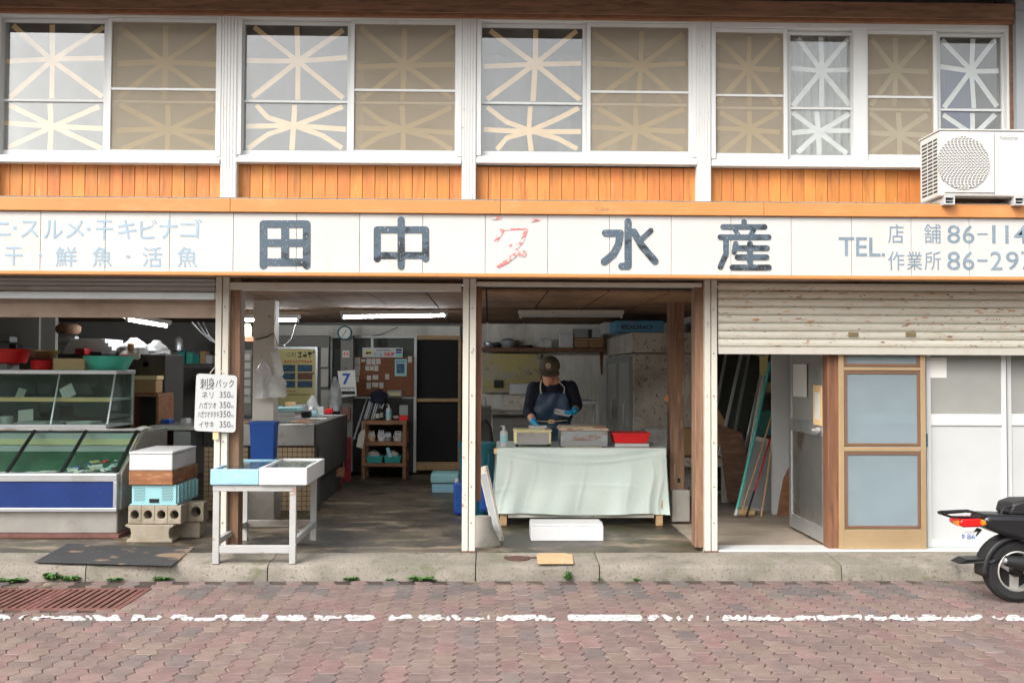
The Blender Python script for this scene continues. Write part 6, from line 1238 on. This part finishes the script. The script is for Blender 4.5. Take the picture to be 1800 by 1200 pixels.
# ================================================================== the man at the table
Ym = Yt0 + 1.02                              # where he stands
def mp(px, py, dy=0): return W(px, py, Ym + dy)
man = thing('person', 'person in navy sweater, dark apron and brown cap packing fish at the table', 'person', (mp(970, 800).x, Ym, ZF))
prims = []                                    # (tag, [(point, radius), ...]) tapered capsules
def cap_(tagn, pts): prims.append((tagn, [(Vector(p), r) for p, r in pts]))
hip = mp(968, 790); hip.z = ZF + .93; chest = mp(970, 706, -.05); neck = mp(975, 672, -.13); sh_l = mp(938, 682, -.06); sh_r = mp(1003, 680, -.06)
cap_('navy', [(hip + Vector((-.09, 0, 0)), .125), (chest + Vector((-.085, .01, -.12)), .125), (chest + Vector((-.09, 0, .03)), .115), (sh_l + Vector((.06, .01, .0)), .07)])
cap_('navy', [(hip + Vector((.09, 0, 0)), .125), (chest + Vector((.085, .01, -.12)), .125), (chest + Vector((.09, 0, .03)), .115), (sh_r + Vector((-.06, .01, .0)), .07)])
cap_('navy', [(hip, .13), (chest, .125), (neck + Vector((0, .04, -.03)), .075)])
head = mp(966, 655, -.20); chin = mp(962, 673, -.25)
cap_('skin', [(neck + Vector((0, .02, 0)), .058), (head + Vector((.01, .03, -.02)), .06)])
cap_('skin', [(head + Vector((.004, .06, .035)), .082), (head + Vector((0, 0, .02)), .080), (chin + Vector((.004, .012, .016)), .045), (chin, .032)])
fwd = Vector((-.18, -.72, -.67)).normalized(); upv = Vector((-.05, -.62, .78)).normalized(); side = fwd.cross(upv).normalized()
nose = head + fwd * .088 - upv * .012
cap_('skin', [(nose + upv * .03 - fwd * .012, .010), (nose + fwd * .010, .014)])
for s in (-1, 1): cap_('skin', [(head + side * s * .083 + upv * .0 - fwd * .01, .016), (head + side * s * .085 - upv * .03 - fwd * .005, .012)])
# legs
for s in (-1, 1): cap_('pants', [(hip + Vector((s * .085, 0, -.04)), .10), (Vector((hip.x + s * .10, Ym + .0, ZF + .48)), .068), (Vector((hip.x + s * .11, Ym + .03, ZF + .09)), .05)]); cap_('pants', [(Vector((hip.x + s * .11, Ym + .05, ZF + .045)), .045), (Vector((hip.x + s * .12, Ym - .13, ZF + .035)), .035)])
# arms: his right arm on the left of the picture
elb_l = mp(929, 724, -.10); wr_l = mp(939, 742, -.33); elb_r = mp(1014, 712, -.06); wr_r = mp(1010, 722, -.22)
cap_('navy', [(sh_l, .068), (elb_l, .058), (elb_l.lerp(wr_l, .35), .050)]); cap_('skin', [(elb_l.lerp(wr_l, .3), .043), (wr_l, .030)])
cap_('navy', [(sh_r, .068), (elb_r, .058), (elb_r.lerp(wr_r, .45), .050)]); cap_('skin', [(elb_r.lerp(wr_r, .4), .042), (wr_r, .031)])
def hand(wr, d, palm_n, thumb_s, curl):
    d = Vector(d).normalized(); n = Vector(palm_n).normalized(); s = d.cross(n).normalized(); n = s.cross(d).normalized()
    cap_('glove', [(wr - d * .012, .034), (wr + d * .015, .031)])
    for k in (-1, 0, 1): cap_('glove', [(wr + d * .02 + s * k * .018, .018), (wr + d * .075 + s * k * .026, .015)])
    for k, l in ((-1.5, .062), (-.5, .075), (.5, .078), (1.5, .068)):
        b = wr + d * .080 + s * k * .021; m1 = b + (d * math.cos(curl * .6) + n * math.sin(curl * .6)) * l * .45; m2 = m1 + (d * math.cos(curl * 1.3) + n * math.sin(curl * 1.3)) * l * .35; e = m2 + (d * math.cos(curl * 1.9) + n * math.sin(curl * 1.9)) * l * .3
        cap_('glove', [(b, .0098), (m1, .0092), (m2, .0086), (e, .0078)])
    b = wr + d * .03 + s * thumb_s * .028; m1 = b + (d * .6 + s * thumb_s * .7 + n * .3).normalized() * .035; e = m1 + (d * .85 + s * thumb_s * .2 + n * .4).normalized() * .03
    cap_('glove', [(b, .013), (m1, .011), (e, .009)])
hand(wr_l, (.45, -.62, -.42), (.0, -.5, -.8), 1, .35); hand(wr_r, (-.45, -.75, -.35), (-.4, -.2, .85), -1, .75)
# one skin over all: signed-distance style union by remeshing
bm = bmesh.new()
for tg, ps in prims:
    for (p, r), (q, s) in zip(ps[:-1], ps[1:]):
        for c_, rr_ in ((p, r), (q, s)): bmesh.ops.create_icosphere(bm, subdivisions=2, radius=rr_, matrix=Matrix.Translation(c_))
        d = q - p
        if d.length > 1e-4:
            m_ = Matrix.Translation((p + q) / 2) @ d.to_track_quat('Z', 'Y').to_matrix().to_4x4(); bmesh.ops.create_cone(bm, cap_ends=True, segments=14, radius1=r, radius2=s, depth=d.length, matrix=m_)
me = bpy.data.meshes.new('body'); inv = WM[man.name].inverted(); bm.transform(inv); bm.to_mesh(me); bm.free()
tmp = bpy.data.objects.new('tmp', me); C.objects.link(tmp); rm = tmp.modifiers.new('r', 'REMESH'); rm.mode = 'VOXEL'; rm.voxel_size = .0065; sm_ = tmp.modifiers.new('s', 'SMOOTH'); sm_.factor = .5; sm_.iterations = 4
bpy.context.view_layer.update(); me2 = bpy.data.meshes.new_from_object(tmp.evaluated_get(bpy.context.evaluated_depsgraph_get())); bpy.data.objects.remove(tmp)
order = ['navy', 'skin', 'pants', 'glove']; me2.materials.clear()
for k in order: me2.materials.append(mm['navy' if k == 'pants' else k])
segs_ = [(order.index(tg), inv @ p, inv @ q, r, s) for tg, ps in prims for (p, r), (q, s) in zip(ps[:-1], ps[1:])]
import numpy as np
pc = np.zeros(len(me2.polygons) * 3); me2.polygons.foreach_get('center', pc); pc = pc.reshape(-1, 3); best = np.full(len(pc), 9.); idx = np.zeros(len(pc), dtype=np.int32)
for tg, p, q, r, s in segs_:
    a = np.array(p); d = np.array(q) - a; L2 = max(d @ d, 1e-9); tt_ = np.clip(((pc - a) @ d) / L2, 0, 1); dist = np.linalg.norm(pc - (a + tt_[:, None] * d), axis=1) - (r + (s - r) * tt_); dist -= .004 if tg in (0, 3) else 0
    k = dist < best; best[k] = dist[k]; idx[k] = tg
me2.polygons.foreach_set('material_index', idx); me2.polygons.foreach_set('use_smooth', [True] * len(me2.polygons)); me2.name = 'body'
body = bpy.data.objects.new('body', me2); C.objects.link(body); body.parent = man
# cap
cp = head + upv * .035 - fwd * .0
g = MB(); n, m_ = 28, 8
axu = (upv * .9 - fwd * .25).normalized(); axf = (fwd - axu * fwd.dot(axu)).normalized(); axs = axf.cross(axu)
base_c = head + Vector((.002, .024, .030)) + axu * .036
for j in range(m_ + 1):
    a = j / m_ * math.pi / 2
    for i in range(n): t = 2 * math.pi * i / n; r = .108 * math.cos(a) ** .75 if j < m_ else .002; g.v.append(base_c + axs * r * .93 * math.cos(t) + axf * r * 1.08 * math.sin(t) + axu * (.105 * math.sin(a) - .01))
for j in range(m_):
    for i in range(n): g.f.append([j * n + i, j * n + (i + 1) % n, (j + 1) * n + (i + 1) % n, (j + 1) * n + i]); g.mi.append(0)
cpo = g.obj('cap', 'cap', man, smooth=True)
g = MB(); K = 14
for j in range(5):
    for i in range(K + 1): t = R(22) + R(136) * (i / K); e = j / 4; r = .106 + .075 * e * math.sin(R(180) * i / K) ** .6; g.v.append(base_c + axs * .93 * r * math.cos(t) * (1 - .06 * e) + axf * r * 1.06 * math.sin(t) - axu * (.008 + .014 * e * e + .022 * e * abs(math.cos(t))))
for j in range(4):
    for i in range(K): a = j * (K + 1) + i; g.f.append([a, a + 1, a + K + 2, a + K + 1]); g.mi.append(0)
vz = g.obj('visor', 'cap', cpo, smooth=True); vz.modifiers.new('t', 'SOLIDIFY').thickness = .004
bc_ = base_c + axf * .104 + axu * .048; nrm = (axf * .88 + axu * .48).normalized(); e1 = axs; e2 = nrm.cross(e1)
for rr_, m2_, o in ((.027, 'string', .004), (.022, 'flash_orange', .0055), (.016, 'string', .007), (.008, 'iron_red', .0085)):
    MB().prism([bc_ + nrm * o + e1 * rr_ * math.cos(k * math.pi / 10) + e2 * rr_ * math.sin(k * math.pi / 10) for k in range(20)], nrm * .001).obj('badge', m2_, cpo)
# hair at the nape and sides
g = MB(); 
for i in range(15):
    t = math.pi + math.pi * i / 14; rr_ = .0885
    for k, zz_ in enumerate((.0, -.022, -.045)): g.v.append(base_c + axs * rr_ * .95 * math.cos(t) * (1 - .05 * k) + axf * rr_ * 1.02 * math.sin(t) * (1 - .04 * k) + axu * (zz_ - .004))
for i in range(14):
    for k in range(2): a = i * 3 + k; g.f.append([a, a + 1, a + 4, a + 3]); g.mi.append(0)
g.obj('hair', 'hair', man, smooth=True)
# glasses
for s in (-1, 1):
    c_ = head + fwd * .089 + side * s * .032 + upv * .012; MB().tube([c_ + side * .022 * math.cos(k * math.pi / 6) + upv * .016 * math.sin(k * math.pi / 6) for k in range(13)], .0022, 5).obj('glasses_rim', 'ink', man)
    MB().lathe([(.007, -.004), (.0001, .004)], head + fwd * .076 + side * s * .032 + upv * .012, 10).obj('eye', 'ink', man)
MB().tube([head + fwd * .070 - upv * .045 + side * k for k in (-.022, 0, .022)], .0035, 6).obj('mouth', 'iron_red', man)
# apron: bib following the front of the body
from mathutils.bvhtree import BVHTree
bt = BVHTree.FromPolygons([WM[man.name] @ v.co for v in me2.vertices], [tuple(p.vertices) for p in me2.polygons])
g = MB(); nu, nv = 36, 40; ok = {}
hwid = lambda t: .125 + .06 * min(1, t / .22) ** 1.2 if t < .22 else .185 + .02 * (t - .22)
ztop = mp(966, 690, -.2).z; zbot = ZF + .42; last = {}
for j in range(nv + 1):
    t = j / nv; z = ztop + (zbot - ztop) * t; cxm = hip.x + (chest.x - hip.x) * max(0, min(1, (z - hip.z) / (chest.z - hip.z)))
    for i in range(nu + 1):
        u = -1 + 2 * i / nu; x = cxm + u * hwid(t); y = Ym - .145 + .05 * u * u
        hit = bt.ray_cast(Vector((cxm + u * min(hwid(t), .16), Ym - .6, z)), Vector((0, 1, 0)), 1.2)
        if hit[0] is not None and z > hip.z - .05: y = min(hit[0].y, Ym - .05 + .02) - .012
        if z > hip.z - .05: y = max(y, Ym - .215 + .05 * u * u)
        y = y - .006 * math.sin(u * 6 + t * 17) - .004 * math.sin(t * 40 + u * 3)
        g.v.append(Vector((x, y, z)))
for it in range(6):
    nv_ = [v.copy() for v in g.v]
    for j in range(1, nv):
        for i in range(1, nu): a = j * (nu + 1) + i; nv_[a].y = (g.v[a - 1].y + g.v[a + 1].y + g.v[a - nu - 1].y + g.v[a + nu + 1].y) / 4 * .5 + g.v[a].y * .5
    g.v = nv_
for j in range(nv):
    for i in range(nu): a = j * (nu + 1) + i; g.f.append([a, a + 1, a + nu + 2, a + nu + 1]); g.mi.append(0)
ap = g.obj('apron', 'apron', man, smooth=True); ap.modifiers.new('t', 'SOLIDIFY').thickness = .003
tl_, tr2 = g.v[2], g.v[nu - 2]
MB().tube([tl_ + Vector((0, -.006, -.012)), tl_ + Vector((-.008, -.006, .05)), mp(951, 672, -.17), mp(955, 664, -.12)], .006, 7).obj('apron_string', 'string', man, smooth=True); MB().tube([tr2 + Vector((0, -.006, -.012)), tr2 + Vector((.004, -.006, .05)), mp(982, 670, -.16), mp(978, 658, -.10)], .006, 7).obj('apron_string', 'string', man, smooth=True)
for p in (tl_, tr2): MB().lathe([(.002, -.012), (.013, 0), (.002, .012)], p + Vector((0, -.012, .0)), 10).obj('string_knot', 'string', man, smooth=True)
kx = mp(969, 741, -.2); yk = min(v.y for v in g.v if abs(v.z - kx.z) < .02) - .012
for k in range(3): MB().tube([Vector((kx.x + .022 * math.cos(a * math.pi / 5) * (1 if k else .6) + .012 * (k - 1), yk, kx.z + .016 * math.sin(a * math.pi / 5))) for a in range(11)], .0045, 6).obj('waist_bow', 'tape_tan', man, smooth=True)
MB().tube([Vector((kx.x - .15, yk + .012, kx.z + .005)), Vector((kx.x, yk + .004, kx.z)), Vector((kx.x + .16, yk + .012, kx.z + .012))], .005, 6).obj('waist_string', 'tape_tan', man)
# the tray in his hand
fp = thing('foam_plate', 'white foam tray held in the gloved hand', 'plate', tuple(mp(990, 728, -.3)), rot=(R(12), R(12), R(-6)))
MB().tray(-.095, .075, -.07, .06, 0, .026, .004, taper=.018).obj('body', 'foam_white', fp, .003, local=True)

# loose things on the sink counter and around the white column
for i, (px, Y_, w_, h_, m_, l_) in enumerate([(538, 2.9, .05, .07, 'plastic_black', 'black tub on the sink top behind the white scale'), (548, 3.3, .06, .05, 'plastic_aqua', 'aqua box at the middle of the sink top'), (562, 3.6, .05, .09, 'plastic_white', 'white carton at the far part of the sink top'), (528, 3.4, .07, .12, 'plastic_grey', 'grey case on the sink top below the poster'), (512, 3.7, .06, .14, 'cardboard', 'tan carton on the sink top behind the light blue lid'), (578, 3.95, .04, .06, 'plastic_red', 'small red tin at the far end of the sink top')]):
    x = min(W(px, 740, Y_).x, xr_ - .09); MB().box(x - w_, x + w_, Y_ - .05, Y_ + .05, zs1 + .022, zs1 + .022 + h_).one('counter_box', m_, l_, 'box', .01)
bag(536, 695, 562, 740, 3.6, 'crumpled clear bag on the sink top below the poster', 'bag_clear', 77, .1)
MB().tube([W(403, 700, 2.0), W(425, 701, 2.0), W(436, 699, 2.0), W(440, 690, 2.0)], .008, 8).one('water_pipe', 'rim', 'bright bent water pipe left of the white column', 'pipe', smooth=True)
MB().tube([W(700, 575, 5.5), W(668, 588, 5.5), W(640, 592, 5.55), W(620, 590, 5.15)], .005, 6).one('black_cable', 'plastic_black', 'black cable drooping from the clock along the wall band', 'cable')

for o in list(C.objects):
    if o.parent is None and 'category' in o and 'kind' not in o: o['kind'] = 'thing'
